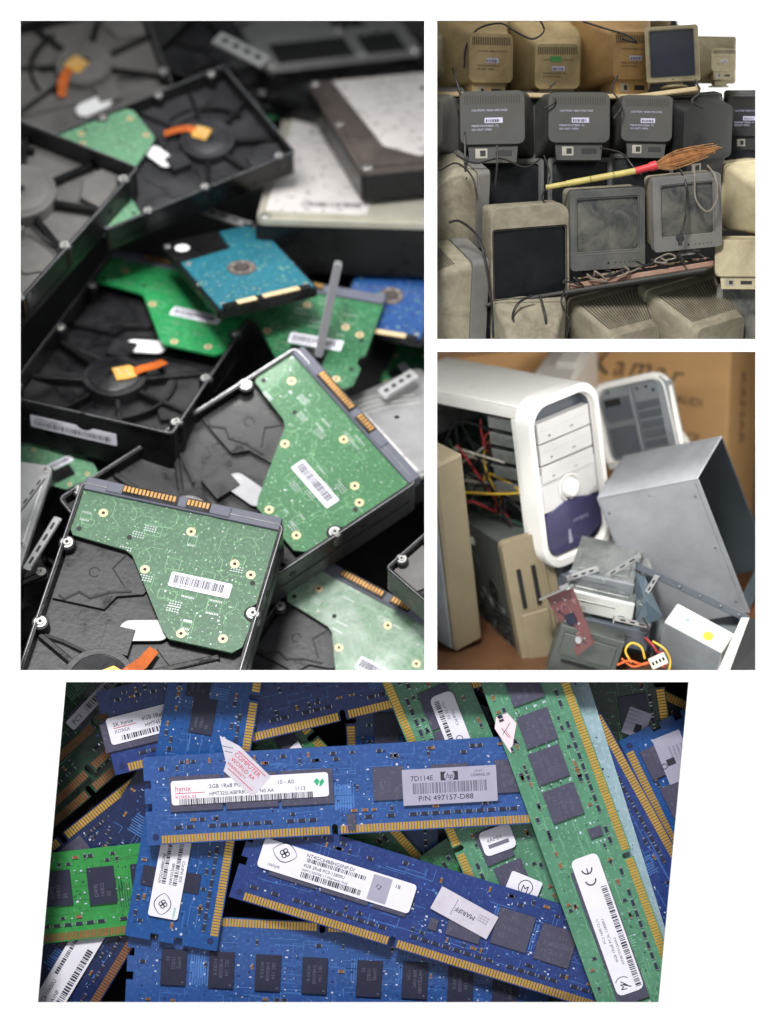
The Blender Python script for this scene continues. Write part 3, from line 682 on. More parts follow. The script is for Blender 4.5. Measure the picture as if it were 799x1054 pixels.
# ---- top row: beige, backs toward us
crt('beige monitor with its back toward us, top row, second from the left', 478, 58, 1.75, 86, yaw=206, tilt=-6, shell='crt_beige', back=(58, 58), depth=84, backc=(8, -6), h=98)
crt('beige monitor with a green sticker on its back, middle of the top row', 562, 60, 1.75, 82, yaw=184, tilt=-10, shell='crt_beige', back=(56, 56), depth=84, sticker=True, backc=(-4, -8), h=96)
crt('orange tinted beige monitor beside the screen facing out in the top row', 622, 56, 1.75, 86, yaw=205, tilt=-7, shell='crt_beige_warm', back=(58, 56), depth=84, backc=(6, -4), h=94)
crt('sliver of a beige monitor at the left end of the top row', 440, 58, 1.6, 60, yaw=170, tilt=-4, shell='crt_cream', back=(48, 46), backdet=False)
crt('cream monitor with dark blue screen facing out at the right of the top row', 692, 55, .95, 55, yaw=-8, tilt=0, roll=2.5, shell='crt_cream', glass='glass_blue', h=104, chin=9, side=9, topm=8, depth=70, back=(50, 50), rearbox=False, inner='crt_dusty')
crt('small beige monitor seen past the right end of the top row', 735, 62, 2.0, 44, yaw=196, tilt=-6, shell='crt_cream', back=(62, 54), depth=60, h=110)
for i, (px, w_, lab) in enumerate(((500, 66, 'beige monitor top cut by the upper edge, left one behind the top row'), (590, 70, 'beige monitor top cut by the upper edge, above the green sticker one'), (660, 60, 'beige monitor top at the upper edge behind the facing screen'))):
    crt(lab, px, 0, 3.2, w_, yaw=170, shell='crt_beige', backdet=False, foot=False)
slab('shelf_board', 'long cream shelf board sagging under the top row of beige monitors', 'board', (440, 94, .95, 662, 97, .95, 1.4), .05, 'shelf_cream')
slab('shelf_board', 'short cream board under the facing screen in the top row', 'board', (655, 97, .8, 722, 88, .8, 1.2), .05, 'shelf_cream')
# ---- second row: charcoal, backs toward us
ck = dict(shell='crt_charcoal', h=84, depth=70, tilt=-3, foot=False, step=.2)
crt('charcoal monitor back with white rating text, left of three alike', 510, 131, 1.25, 84, yaw=175, roll=-.8, back=(78, 64), backc=(0, 6), **ck)
crt('charcoal monitor back with white rating text, middle of three alike', 588, 131, 1.25, 84, yaw=181, back=(74, 60), backc=(-4, 6), **ck)
crt('charcoal monitor back with white rating text, right of three alike', 662, 131, 1.3, 78, yaw=179, roll=1.2, back=(66, 60), backc=(0, 6), **ck)
crt('big black monitor with a plain back right of the three alike charcoal ones', 704, 128, 1.25, 78, yaw=206, tilt=-18, shell='crt_black', h=82, depth=66, back=(74, 70), backc=(4, 0), step=.2, foot=False, backdet=False)
crt('dark gray monitor seen from the side at the left end of the second row', 440, 128, 1.3, 80, yaw=170, shell='crt_bluegrey', h=92, depth=70, back=(60, 60), step=.25, foot=False)
crt('black monitor at the right end of the second row, half out of view', 782, 118, 1.7, 72, yaw=160, shell='crt_black', h=70, depth=70, back=(62, 56), foot=False, tilt=-8)
crt('pale monitor facing out at the right end above the cream one', 772, 158, 1.3, 66, yaw=-10, tilt=-8, shell='crt_cream', glass='glass_dark', h=72, chin=8, side=9, depth=60, rearbox=False, foot=False)
# ---- third row: slate fronts
fk = dict(glass='glass_dark', shell='crt_slate', h=84, rearbox=False, foot=False, tilt=-5, chin=12, backdet=False)
crt('slate gray monitor front half hidden behind the beige rounded one', 521, 196, 1.0, 78, yaw=2, **fk)
crt('slate gray monitor front behind the bamboo broom handle', 597, 190, 1.05, 66, yaw=0, **fk)
crt('slate gray monitor top behind the red band of the broom', 660, 186, 1.1, 66, yaw=-2, **fk)
crt('gray monitor top behind the straw end of the broom', 718, 176, 1.25, 56, yaw=-2, **fk)
# ---- fourth row
crt('beige monitor with rounded top and large black screen at the left', 546, 262, .42, 84, yaw=15, tilt=-16, roll=1.5, rad=13, shell='crt_dusty', h=120, step=.5, chin=7, side=4, topm=28, glass='glass_dark', depth=90, back=(60, 50), rearbox=False, inner='crt_black', backdet=False, grille=('vent_grey', 14, 24), foot=False, band=True)
crt('gray dust covered monitor facing out in the middle', 626, 236, .5, 80, yaw=13, tilt=-15, roll=1.5, shell='crt_grey', bezel='crt_slate', h=104, chin=24, side=9, topm=12, glass='glass_dusty', depth=80, back=(66, 56), rearbox=False, backdet=False, band=True, backm='crt_dusty', step=.55)
crt('gray monitor with a cable hung over its dusty screen on the right', 708, 219, .45, 74, yaw=14, tilt=-16, roll=3, shell='crt_grey', bezel='crt_bluegrey', h=104, chin=20, side=12, topm=12, glass='glass_dusty', depth=80, back=(66, 56), rearbox=False, backdet=False, backm='crt_dusty', step=.55)
cm, cu_ = crt('cream monitor with a blue tag on its back at the right edge', 774, 196, 1.5, 84, yaw=204, tilt=-22, shell='crt_cream', h=84, depth=90, back=(70, 56), backdet=False, foot=False, backc=(0, -4))
# left side-on monitors
crt('dusty monitor lying side on at the left edge, upper one', 484, 200, 1.15, 96, yaw=112, tilt=-24, roll=4, shell='crt_dusty', bezel='crt_bluegrey', h=90, depth=88, back=(60, 56), backdet=False, rearbox=False, foot=False, glass='glass_dark')
crt('large dusty monitor at the lower left with a perforated top, blue gray rim', 476, 298, 1.2, 128, yaw=112, tilt=-26, roll=4, shell='crt_dusty', bezel='crt_bluegrey', h=96, depth=80, back=(66, 60), backdet=False, rearbox=False, foot=False, grille=('vent_dark', 26, 30), glass='glass_dark')
# ---- bottom row: cream backs with grilles
bk = dict(shell='crt_dusty', h=88, depth=84, backdet=False, foot=False, tilt=-34, rearbox=False, step=.3)
crt('cream monitor back at the bottom with a loop of cable lying on it', 543, 334, .75, 76, yaw=182, back=(66, 56), **bk)
crt('dusty monitor with slotted top, bottom row, left of two alike', 616, 326, 1.3, 90, yaw=206, back=(62, 56), grille=('vent_dark', 22, 20), **bk)
crt('dusty olive sided monitor with slotted top, bottom row, right of two alike', 694, 318, 1.4, 96, yaw=210, back=(62, 56), grille=('vent_dark', 24, 22), **bk)
crt('gray monitor with pale top in the lower right corner', 772, 326, .9, 70, yaw=-14, tilt=-12, shell='crt_dusty', bezel='crt_grey', h=96, chin=10, side=9, glass='glass_dusty', depth=70, rearbox=False, foot=False, backdet=False)
crt('pale boxy monitor side on above the lower right corner one', 766, 264, 1.1, 60, yaw=165, tilt=-6, shell='crt_cream', h=70, depth=70, back=(80, 62), backdet=False, foot=False)
t_ = slab('plank', 'dusty reddish plank scattered with scraps under the two gray monitors', 'plank', (586, 292, .52, 735, 268, .52, 1.1), .06, 'board_wood')
slab('plank', 'thin dark plank edge just below the dusty reddish one', 'plank', (500, 312, .5, 728, 275, .5, .9), .035, 'crt_charcoal')
# paper tag on the cream monitor's back and scraps
s = MB(cu_); s.T = Matrix.Translation((0, -4, -90.2)) @ Matrix.Rotation(math.pi, 4, 'Y')
s.prism(rrect(20, 9, .8, 2, 4, -12), 0, .6, 0); s.bars(-2, 10, -15, -11, .7, 1, 1.4)
s.build('paper_tag', ['paper', 'tag_blue'], cm)
q = random.Random(5)
s = MB()
for i in range(150):
    f = q.random(); px = 592 + 138 * f; py = 290 - 22 * f - 1; c = P(px, py, .54 + q.random() * .6); c.z += .012
    a = q.random() * 3.1; w_, h_ = q.uniform(.01, .06), q.uniform(.006, .02)
    d1 = Vector((math.cos(a) * w_, math.sin(a) * w_, 0)); d2 = Vector((-math.sin(a) * h_, math.cos(a) * h_, 0)); uz = Vector((0, 0, q.uniform(.004, .02)))
    s.hexa([c - d1 - d2, c + d1 - d2, c + d1 + d2, c - d1 + d2], [c - d1 - d2 + uz, c + d1 - d2 + uz, c + d1 + d2 + uz, c - d1 + d2 + uz], q.choice((0, 1, 1, 2)))
o = s.build('litter', ['cable_black', 'board_wood', 'shelf_cream']); o['kind'] = 'stuff'
# broom
def broom():
    th = thing('broom', 'straw broom with bamboo handle and red band lying across the monitors', 'broom', Matrix.Identity(4))
    a, b, c = P(562, 193, .32), P(654, 176, .3), P(676, 170, .3)
    s = MB(); s.tube([a, a.lerp(b, .5), b], [.028] * 3 + [.034] * 40, 12, 0, 5)
    for f in (.25, .5, .76): p = a.lerp(b, f); d = (b - a).normalized() * .008; s.tube([p - d, p + d], .034, 12, 0, 1)
    s.build('handle', ['bamboo'], th, smooth=50)
    s = MB(); s.tube([b, b.lerp(c, .5), c], [.038] * 6 + [.05] * 20, 12, 0, 4); s.build('band', ['red_band'], th, smooth=50)
    s = MB(); q = random.Random(3); e = P(738, 153, .3); d = (e - c)
    for i in range(170):
        w = max(-2, min(2, q.gauss(0, 1))) * .015; w2 = q.gauss(0, 1) * .014; L = q.uniform(.6, 1.1) * (1 - abs(w) * 3)
        p0 = c + Vector((0, w2 * .4, w * .5)) - d * .06; p2 = c + d * L + Vector((0, w2 * .9, w * q.uniform(.4, 2.2))); p1 = p0.lerp(p2, .45) + Vector((0, w2 * .4, w * 2.0))
        s.tube([p0, p1, p2], .0042, 3, 0, 3)
    s.build('bristles', ['straw'], th)
broom()
# cables
cable('thin black cable looping over the top beige monitors', [(478, 70, .95), (480, 48, .95), (492, 30, .95), (515, 24, .95), (530, 32, .9), (548, 40, .9), (560, 32, .95), (556, 20, .95)])
cable('black cable across the tops at the upper right', [(600, 22, .95), (625, 30, .95), (645, 36, .9), (656, 44, .9), (640, 40, .9)])
cable('black cable hanging at the left from the top row down', [(466, 70, .9), (472, 90, .85), (476, 104, .85), (470, 104, .85), (478, 130, .7), (479, 170, .6), (480, 184, .5)], r=.013)
cable('cable draped down the front of the rightmost gray monitor', [(690, 164, .38), (702, 178, .36), (707, 196, .34), (706, 222, .33), (700, 244, .32)], r=.012)
cable('pale looped cable hanging on the rightmost gray screen', [(700, 160, .4), (714, 175, .36), (716, 204, .34), (728, 218, .34), (738, 205, .34), (736, 182, .35), (728, 170, .38)], r=.011, m='cable_grey')
cable('black cable running down the side of the beige rounded monitor', [(462, 229, .25), (474, 228, .25), (492, 244, .22), (501, 275, .2), (506, 310, .2), (508, 348, .2)], r=.014)
cable('loop of black cable on the cream back at the bottom', [(556, 304, .3), (562, 330, .28), (560, 345, .28), (540, 346, .28), (528, 328, .3), (534, 312, .3), (548, 304, .32)], r=.014)
cable('black cable from the left charcoal monitor down between the slate fronts', [(512, 150, .5), (512, 166, .45), (510, 190, .5)], r=.011)
cable('black cable behind the broom handle', [(618, 152, .6), (640, 158, .5), (652, 172, .42), (660, 180, .45)], r=.011)
for i in range(7):
    x = 585 + i * 19; z = 288 - i * 4.2
    cable('short scrap of cable on the reddish plank, number %d from the left end' % (i + 1) if False else ['curl of cable beside the beige rounded monitor', 'thin cable under the dusty middle monitor', 'bent cable on the plank below the middle screen', 'cable scrap under the gap between the gray monitors', 'dark cable curl under the rightmost gray monitor', 'twisted cable end on the plank right of centre', 'cable curl at the right end of the plank'][i],
          [(x + q.uniform(-8, 8), z + q.uniform(-4, 10), .42 + .02 * j) if j else (x, z - 2, .42) for j in range(3)] + [(x + q.uniform(2, 26), z + q.uniform(-6, 8), .5 + .02 * j) for j in range(3)], r=.01, m=('cable_black', 'cable_grey')[i % 2])
s = MB(); T = Matrix.Translation(P(700, 245, .32)) @ B.to_4x4(); s.cyl(0, 0, .045, 0, .04, 12, 0, T=T); s.box(-.02, .02, -.08, 0, 0, .05, 0, T=T)
tag(s.build('plug', ['crt_black'], bevel=.005), 'black plug hanging in front of the rightmost gray screen', 'plug')
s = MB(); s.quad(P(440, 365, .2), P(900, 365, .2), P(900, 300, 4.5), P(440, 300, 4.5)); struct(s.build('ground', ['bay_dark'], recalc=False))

s = MB(); s.add([P(440, -60, 4.3), P(440, 360, 4.3), P(900, 360, 4.3), P(900, 112, 4.3), P(722, 100, 4.3), P(672, -60, 4.3)], [(0, 1, 2, 3, 4, 5)]); struct(s.build('wall', ['bay_dark'], recalc=False))  # dark sheet supplying the shade in gaps between the monitors
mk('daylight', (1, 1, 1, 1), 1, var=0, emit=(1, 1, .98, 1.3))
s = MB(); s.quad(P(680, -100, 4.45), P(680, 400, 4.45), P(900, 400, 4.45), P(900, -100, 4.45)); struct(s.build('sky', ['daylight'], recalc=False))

for i, (lb, pts) in enumerate((
    ('black cable sagging along the foot of the left charcoal monitors', [(470, 160, .55), (490, 168, .5), (515, 163, .5), (540, 172, .5), (556, 164, .55)]),
    ('black cable dropping behind the beige rounded monitor corner', [(560, 160, .6), (566, 182, .5), (558, 204, .45), (570, 214, .42)]),
    ('thin cable arcing over the upper left dusty monitor', [(452, 176, .3), (470, 168, .3), (486, 182, .3), (492, 206, .3)]),
    ('black cable hanging from the green sticker monitor base', [(572, 84, .8), (566, 92, .75), (572, 104, .6), (560, 112, .55)]),
    ('black cable tangled under the orange tinted monitor', [(636, 78, .8), (630, 92, .7), (640, 108, .6), (632, 122, .55)]),
    ('cable hanging from the facing screen base down to the black monitor', [(716, 82, .7), (720, 94, .6), (712, 104, .5), (724, 112, .5)]),
    ('cable trailing down the gap left of the bottom slotted pair', [(582, 296, .35), (578, 312, .32), (586, 330, .32), (582, 350, .32)]))):
    cable(lb, pts, r=.010)
# ================================================================ discarded computer cases
CUR[0] = 'cases'
mk('case_white', rgb(245, 243, 238), .38, var=.04, scale=2, dust=rgb(205, 200, 190), dust_amt=.25)
mk('case_shell_grey', rgb(160, 163, 168), .42, .0, var=.07, scale=2.5, dust=rgb(126, 126, 130), dust_amt=.7, bump=.05)
mk('case_inside', rgb(70, 78, 84), .5, .2, var=.15, scale=2)
mk('case_beige', rgb(140, 128, 102), .5, var=.1, scale=2, dust=rgb(112, 100, 80), dust_amt=.45)
mk('case_zinc', rgb(92, 98, 94), .4, .45, var=.15, scale=3, dust=rgb(96, 98, 90), dust_amt=.5)
mk('case_grey', rgb(140, 145, 150), .4, var=.12, scale=3, dust=rgb(100, 102, 104), dust_amt=.5)
mk('case_grey_dark', rgb(88, 94, 102), .45, var=.1, scale=3)
mk('violet_plastic', rgb(70, 68, 100), .16, var=.12, scale=2, coat=.5)
mk('pcb_inside', rgb(34, 62, 48), .5, var=.3, scale=5, speck=rgb(120, 130, 110), speck_scale=14)
mk('cardboard', rgb(216, 172, 118), .8, var=.07, scale=2, bump=.1)
mk('cardboard_pink', rgb(205, 165, 130), .8, var=.07, scale=2)
mk('carton_ink', rgb(88, 70, 56), .8, var=.2)
mk('floor_wood', rgb(92, 62, 40), .5, var=.25, scale=2)
mk('drive_zinc', rgb(168, 172, 170), .26, .75, var=.3, scale=5, dust=rgb(90, 92, 90), dust_amt=.6)
mk('psu_white', rgb(226, 228, 222), .4, .2, var=.06)
mk('yellow_dot', rgb(232, 206, 50), .5); mk('card_red', rgb(112, 70, 70), .45, var=.15, speck=rgb(140, 110, 104), speck_scale=12)
mk('wire_orange', rgb(222, 96, 40), .45); mk('wire_yellow', rgb(224, 186, 60), .45); mk('wire_red', rgb(170, 44, 48), .45); mk('wire_black', rgb(24, 24, 26), .45)
mk('plug_white', rgb(226, 220, 205), .5); mk('bag_blue', rgb(72, 88, 98), .12, .2, var=.2, scale=4, coat=.6)
mk('bay_cover', rgb(212, 210, 208), .45, var=.04)
GC = 'discarded computer parts in the lower right compartment'
def fit(px, py, y, ax, ay, az):
    Rm, l = axes3(ax, ay, az)
    k = (D + y) / D * .01
    dims = [math.hypot(*v) / f * k for v, f in zip((ax, ay, az), l)]
    return pose(px, py, y, Rm), dims, Rm, k
def part(par, name, mats, fn, bevel=0, smooth=0, T=None, recalc=True):
    s = MB(); s.T = T; fn(s); return s.build(name, mats, par, bevel=bevel, smooth=smooth, recalc=recalc)
# ---- white tower
M, (lx, ly, lz), Rm, k = fit(560, 582, 2.0, (66, 28), (-22, 160), (104, -26))
lz *= 1.35
tw = thing('computer_tower', 'white computer tower with its side panel off, violet lower front, propped on the beige one', 'computer tower', M, GC)
w = .03
part(tw, 'top_panel', ['case_white'], lambda s: s.box(0, lx, ly - w, ly, -lz, -.12), .02)
part(tw, 'bottom_panel', ['case_zinc'], lambda s: s.box(0, lx, 0, w, -lz, -.12), .01)
part(tw, 'side_panel', ['case_white'], lambda s: s.box(lx - w, lx, w, ly - w, -lz, -.12), .01)
def backp(s):
    s.box(.01, lx - w, w, ly - w, -lz, -lz + w, 0)
    for i in range(9):
        for j in range(7): s.cyl(0, 0, .02, 0, .012, 8, 1, T=Matrix.Translation((.12 + i * .055, ly * .52 + j * .055, -lz + w)))
part(tw, 'rear_panel', ['case_zinc', 'black_slot'], backp)
def rimf(s):
    s.box(.0, .035, ly - .16, ly - .031, -lz, -.12, 0); s.box(0, .035, .031, .11, -lz, -.12, 0); s.box(0, .035, .11, ly - .16, -.26, -.121, 0)
part(tw, 'side_flange', ['case_white'], rimf, .01)
part(tw, 'motherboard', ['pcb_inside', 'chip_dark', 'plug_white'], lambda s: (s.box(lx - .12, lx - .09, .15, ly * .72, -lz + .1, -lz * .32, 0), s.box(lx - .3, lx - .12, ly * .3, ly * .5, -lz * .7, -lz * .45, 1),
     s.box(lx - .2, lx - .12, ly * .16, ly * .2, -lz * .9, -lz * .4, 2), s.box(lx - .2, lx - .12, ly * .24, ly * .27, -lz * .9, -lz * .5, 2)), .01)
def cage(s):
    for i in range(5): s.box(.08, lx - .1, ly * .88 - i * .19, ly * .88 - i * .19 - .14, -.72, -.14, 0); s.box(.075, .09, ly * .88 - i * .19 - .03, ly * .88 - i * .19 - .045, -.66, -.2, 1)
part(tw, 'drive_cage', ['drive_zinc', 'black_slot'], cage, .01)
part(tw, 'power_supply', ['drive_zinc', 'vent_dark'], lambda s: (s.box(.1, lx - .1, ly * .66, ly * .9, -lz + .05, -lz + .55, 0), [s.box(.09, .1, ly * .68 + j * .05, ly * .7 + j * .05, -lz + .1, -lz + .5, 1) for j in range(4)]), .01)
for i in range(9):
    q = random.Random(40 + i); mm = ('wire_black', 'wire_black', 'wire_red', 'plug_white', 'wire_black', 'pcb_inside', 'wire_black', 'wire_yellow', 'wire_black')[i]
    s = MB(); s.tube([(.05 + q.random() * .3, ly * q.uniform(.15, .8), -q.uniform(.3, lz * .8)) for j in range(5)], .013, 5, 0, 5); s.build('inner_wire', [mm], tw)
q = random.Random(2)
for i, (mm, nm) in enumerate((('wire_red', 'red'), ('wire_black', 'black'), ('wire_yellow', 'yellow'), ('wire_red', 'r'), ('wire_black', 'b'), ('bag_blue', 'bl'))):
    pts = [(.1 + q.random() * .2, ly * (.8 - .12 * j) + q.uniform(-.06, .06), -.62 - q.random() * .35) for j in range(6)]
    s = MB(); s.tube(pts, .011, 5, 0, 4); s.build('inner_wire', [mm], tw)
# front bezel, rounded, stands proud
bz = part(tw, 'front_bezel', ['case_white', 'case_grey'], lambda s: (s.frame(lx + .12, ly + .14, .28, lx - .02, ly - .06, .22, -.14, .10, 0, n=6), s.frame(lx - .02, ly - .06, .22, lx - .06, ly - .1, .2, -.1, .04, 1, n=6)), .035, 40,
          T=Matrix.Translation((lx / 2, ly / 2, 0)))
def face(s):
    s.T = Matrix.Translation((lx / 2, ly / 2, 0))
    s.prism(rrect(lx - .08, ly * .24, .02, 3, 0, -ly * .06), -.1, .03, 0)
    s.prism(rrect(lx - .06, ly - .1, .15, 5), -.12, -.08, 1)
part(bz, 'face_plate', ['bay_cover', 'case_grey_dark'], face, .01)
for j, (yc, hh) in enumerate(((ly * .82, ly * .125), (ly * .685, ly * .125), (ly * .56, ly * .10))):
    def slot(s, yc=yc, hh=hh, j=j):
        s.box(.09, lx - .07, yc - hh / 2, yc + hh / 2, -.06, .05, 0)
        s.box(.12, lx - .1, yc + hh * .08, yc + hh * .1, .05, .053, 1); s.box(.24, .27, yc - hh * .28, yc - hh * .2, .05, .056, 2)
        s.box(lx * .6, lx * .66, yc - hh * .26, yc - hh * .18, .05, .056, 1)
    part(tw, 'disc_drive', ['bay_cover', 'case_grey', 'black_slot'], slot, .012)
part(tw, 'violet_panel', ['violet_plastic', 'paper_silver'], lambda s: (s.prism([(.06, ly * .30), (lx * .5, ly * .36), (lx - .05, ly * .30), (lx - .06, ly * .12), (lx * .6, ly * .04), (.14, ly * .04), (.06, ly * .09)], -.02, .055, 0),
      s.text('compaq', lx * .48, ly * .2, .075, .058, 1), s.prism([(lx * .38, ly * .08), (lx * .44, ly * .08), (lx * .42, ly * .17), (lx * .40, ly * .17)], .05, .06, 1)), .02)
part(tw, 'power_button', ['case_white', 'case_grey'], lambda s: (s.cyl(lx * .5, ly * .42, .115, 0, .10, 24, 0, r2=.10), s.ring(lx * .5, ly * .42, .13, .16, 0, .05, 24, 1), s.box(lx * .46, lx * .54, ly * .345, ly * .36, .03, .06, 1)), .015, 40)
# ---- beige tower underneath
M, (lx, ly, lz), Rm, k = fit(545, 712, 2.35, (42, 12), (-30, 152), (44, -30))
lx *= 1.05
t2 = thing('computer_tower', 'beige computer tower standing under the white one, two dark slots in its front', 'computer tower', M, GC)
def b2(s):
    s.box(0, lx, 0, ly, -lz, -.06, 0)
    q = random.Random(9)
    for i in range(16):
        a, b_ = q.uniform(-lz + .15, -.3), q.uniform(ly * .2, ly * .92)
        s.ring(0, 0, .03 + q.random() * .06, .05 + q.random() * .09, 0, .012, 14, q.choice((0, 1)), T=Matrix.Translation((0, b_, a)) @ Matrix.Rotation(R(-90), 4, 'Y'))
    for j in range(5): s.box(-.012, 0, ly * .3 + j * .07, ly * .3 + j * .07 + .02, -lz * .8, -.2, 1)
part(t2, 'case_shell', ['case_zinc', 'black_slot'], b2, .01)
part(t2, 'front_bezel', ['case_beige'], lambda s: (s.prism(rrect(lx + .05, ly + .05, .06, 3, lx / 2, ly / 2), -.08, .04, 0), s.box(lx * .78, lx * .84, .03, ly - .05, .04, .07, 0), s.box(.05, lx * .74, ly * .06, ly * .52, .04, .065, 0)), .02)
for x in (.18, .52): part(t2, 'slot', ['black_slot'], lambda s, x=x: s.box(lx * x, lx * (x + .09), ly * .56, ly * .82, .03, .06), 0)
part(t2, 'dark_side', ['case_grey_dark'], lambda s: s.box(lx + .03, lx + .14, .0, ly, -lz, .0), .02)
# ---- gray panel at left
M, (lx, ly, lz), Rm, k = fit(470, 672, 2.3, (28, 14), (-24, 190), (48, -26))
tp = thing('computer_case', 'plain gray beige case standing at the far left beside the beige tower', 'computer case', M, GC)
part(tp, 'case_shell', ['case_beige'], lambda s: s.box(0, lx, 0, ly, -lz * 1.4, 0), .03)
part(tp, 'side_cover', ['case_grey'], lambda s: s.box(-.03, -.002, .04, ly - .04, -lz * 1.4, -.05), .01)
# ---- gray steel cover
M, (lx, ly, lz), Rm, k = fit(718, 492, 1.35, (100, 20), (-58, 134), (-34, -46))
cv = thing('case_cover', 'large gray steel computer cover tipped on its side, open end showing a dark inside', 'case cover', M, GC)
ly *= 1.05
w = .022
part(cv, 'top_sheet', ['case_shell_grey', 'case_inside'], lambda s: s.box(-lx, 0, -w, 0, -lz, 0, 0), .012)
part(cv, 'side_sheet', ['case_shell_grey', 'case_grey_dark', 'black_slot'], lambda s: (s.box(-lx, 0, -ly, -w - .001, -w, 0, 0), s.box(-lx + .012, -lx + .02, -ly + .04, -.06, 0, .003, 1), s.box(-.05, -.042, -ly + .04, -.06, 0, .003, 1), [s.cyl(x, -y_ * ly, .014, 0, .012, 10, 1) for x in (-.1, -lx + .08) for y_ in (.12, .5, .9)], [s.cyl(-lx * .5, -y_ * ly, .009, 0, .004, 8, 2) for y_ in (.06, .94)]), .004)
part(cv, 'far_sheet', ['case_inside'], lambda s: s.box(-lx, 0, -ly, -w - .001, -lz, -lz + w, 0), .008)
part(cv, 'back_flange', ['case_inside'], lambda s: (s.box(-lx + .02, -lx + .04, -ly + .02, -w - .01, -lz + .03, -.03, 0), s.box(-.2, -.02, -ly, -ly + w, -lz, 0, 0)), .004)
# ---- front panel lying behind
k = (D + 2.9) / D * .01
M = pose(656, 434, 2.9, rot(-8, -24, 14)); u = 84 * k / 100
fp = thing('front_panel', 'loose white rimmed front panel with a gray recessed back, leaning on the carton', 'front panel', M, GC)
s = MB(u); s.frame(104, 112, 22, 86, 94, 14, -10, 10, 0, n=6); s.build('rim', ['case_white'], fp, bevel=.05, seg=2, smooth=50)
s = MB(u); s.prism(rrect(88, 96, 14, 6), -9, -3, 0)
for j in range(5): s.box(4, 34, -34 + j * 12, -25 + j * 12, -3, -1, 1)
s.box(-38, -2, 6, 34, -3, 1, 1); s.box(-38, 0, -38, -2, -3, .5, 1); s.box(-36, -14, 24, 34, 1, 1.6, 2); s.box(-2, 2, -42, 42, -3, 3, 0)
for x, y_ in ((8, 40), (20, 40), (28, 34), (-30, 42)): s.cyl(x, y_, 2, -3, -1, 10, 2)
s.build('recess', ['case_grey', 'case_grey_dark', 'black_slot'], fp, bevel=.01)
s = MB(u); s.prism([(-46, -50), (30, -50), (26, -42), (-44, -42)], -2, 11, 0); s.build('light_lip', ['case_white'], fp, bevel=.02)
s = MB(u); s.prism([(36, -52), (50, -46), (52, 40), (44, 50), (38, 40)], -12, 9.5, 0); s.build('gray_side', ['case_grey'], fp, bevel=.03, seg=2, smooth=50)
# ---- cartons
M = pose(748, 470, 4.3, rot(-3, -24, -2)); kk = (D + 4.3) / D * .01
cb = thing('cardboard_box', 'brown cardboard box with dark script lettering, standing behind on the right', 'cardboard box', M, 'cartons standing at the back')
def cbx(s):
    s.box(-1.95, 0, -.9, 1.6, -1.2, 0, 0)
part(cb, 'carton', ['cardboard'], cbx, .02)
def lett(s):
    for i, (c_, x, yy, a, z_) in enumerate((('K', -1.76, .90, 18, .40), ('a', -1.47, .93, 4, .36), ('m', -1.27, .93, -4, .36), ('a', -.96, .90, -10, .34), ('r', -.76, .87, -14, .34))):
        s.text(c_, x, yy - .03, z_, .006, 0, a=R(a * .6), shear=.35)
    s.ring(-.1, 0, .0, .001, 0, .004, 6, 0)
    for j in range(2): s.text(('SAUDI', 'SINCE')[j], -.72, .62 - j * .42, .14, .006, 0, a=R(-8))
part(cb, 'lettering', ['carton_ink'], lett)
def side_l(s):
    T = Matrix.Rotation(R(90), 4, 'Y') @ Matrix.Rotation(R(-90), 4, 'Z')
    s.T = Matrix.Translation((.006, 0, 0)) @ T
    s.text('KAMAR', -1.0, .45, .26, 0, 0)
part(cb, 'side_lettering', ['carton_ink'], side_l)
M = pose(566, 392, 4.6, rot(-14, 20, 3))
cb2 = thing('cardboard_box', 'pale brown cardboard box behind the white tower at the upper left', 'cardboard box', M, 'cartons standing at the back')
part(cb2, 'carton', ['cardboard'], lambda s: s.box(-1.7, 0, -1.2, .42, -1.2, 0, 0), .02)
part(cb2, 'flap', ['cardboard_pink'], lambda s: s.hexa([(-1.6, .42, 0), (-.05, .42, 0), (.25, .62, .35), (-1.3, .62, .35)], [(-1.6, .45, 0), (-.05, .45, 0), (.25, .65, .35), (-1.3, .65, .35)]))
M = pose(546, 398, 4.0, rot(-30, -20, 4))
wb = thing('white_casing', 'white casing resting between the two cardboard boxes', 'casing', M)
part(wb, 'shell', ['case_white'], lambda s: (s.box(0, .5, -.6, .12, -1.1, 0), s.box(.2, .48, .12, .2, -.7, -.3)), .03)
part(wb, 'vent', ['case_grey'], lambda s: [s.box(.08 + j * .1, .13 + j * .1, -.25, .02, 0, .01) for j in range(5)])
M = pose(688, 470, 3.3, rot(-30, 15, 20)); wc = thing('white_casing', 'scrap of white casing wedged behind the gray steel cover', 'casing', M)
part(wc, 'shell', ['case_white'], lambda s: s.box(-.35, .3, -.3, .12, -.5, 0), .05)
part(wc, 'lip', ['case_grey'], lambda s: s.box(-.3, .25, .12, .15, -.4, -.05), .01)
# ---- heap of drives
def optical(label, px, py, y, w_, h_, d_, R3, m='drive_zinc', fm='case_beige', anchor=(0, 0, 0)):
    k = (D + y) / D * .01; M = pose(px, py, y, R3)
    t = thing('optical_drive', label, 'disc drive', M, 'disc drives heaped under the gray cover')
    a, b_, c_ = w_ * k / 2, h_ * k / 2, d_ * k
    part(t, 'metal_body', [m], lambda s: (s.box(-a, a, -b_, b_, -c_, 0), s.box(-a * .8, a * .8, b_, b_ + .012, -c_ * .9, -c_ * .1)), .015)
    def fr(s):
        s.box(-a - .01, a + .01, -b_ - .005, b_ + .005, .0, .04, 0); s.box(-a * .86, a * .5, b_ * .15, b_ * .3, .04, .045, 1); s.box(a * .62, a * .8, -b_ * .6, -b_ * .3, .04, .06, 2)
        s.text('DVD', -a * .7, -b_ * .7, b_ * .5, .046, 2)
    part(t, 'front_plate', [fm, 'black_slot', 'case_grey'], fr, .008)
    return t
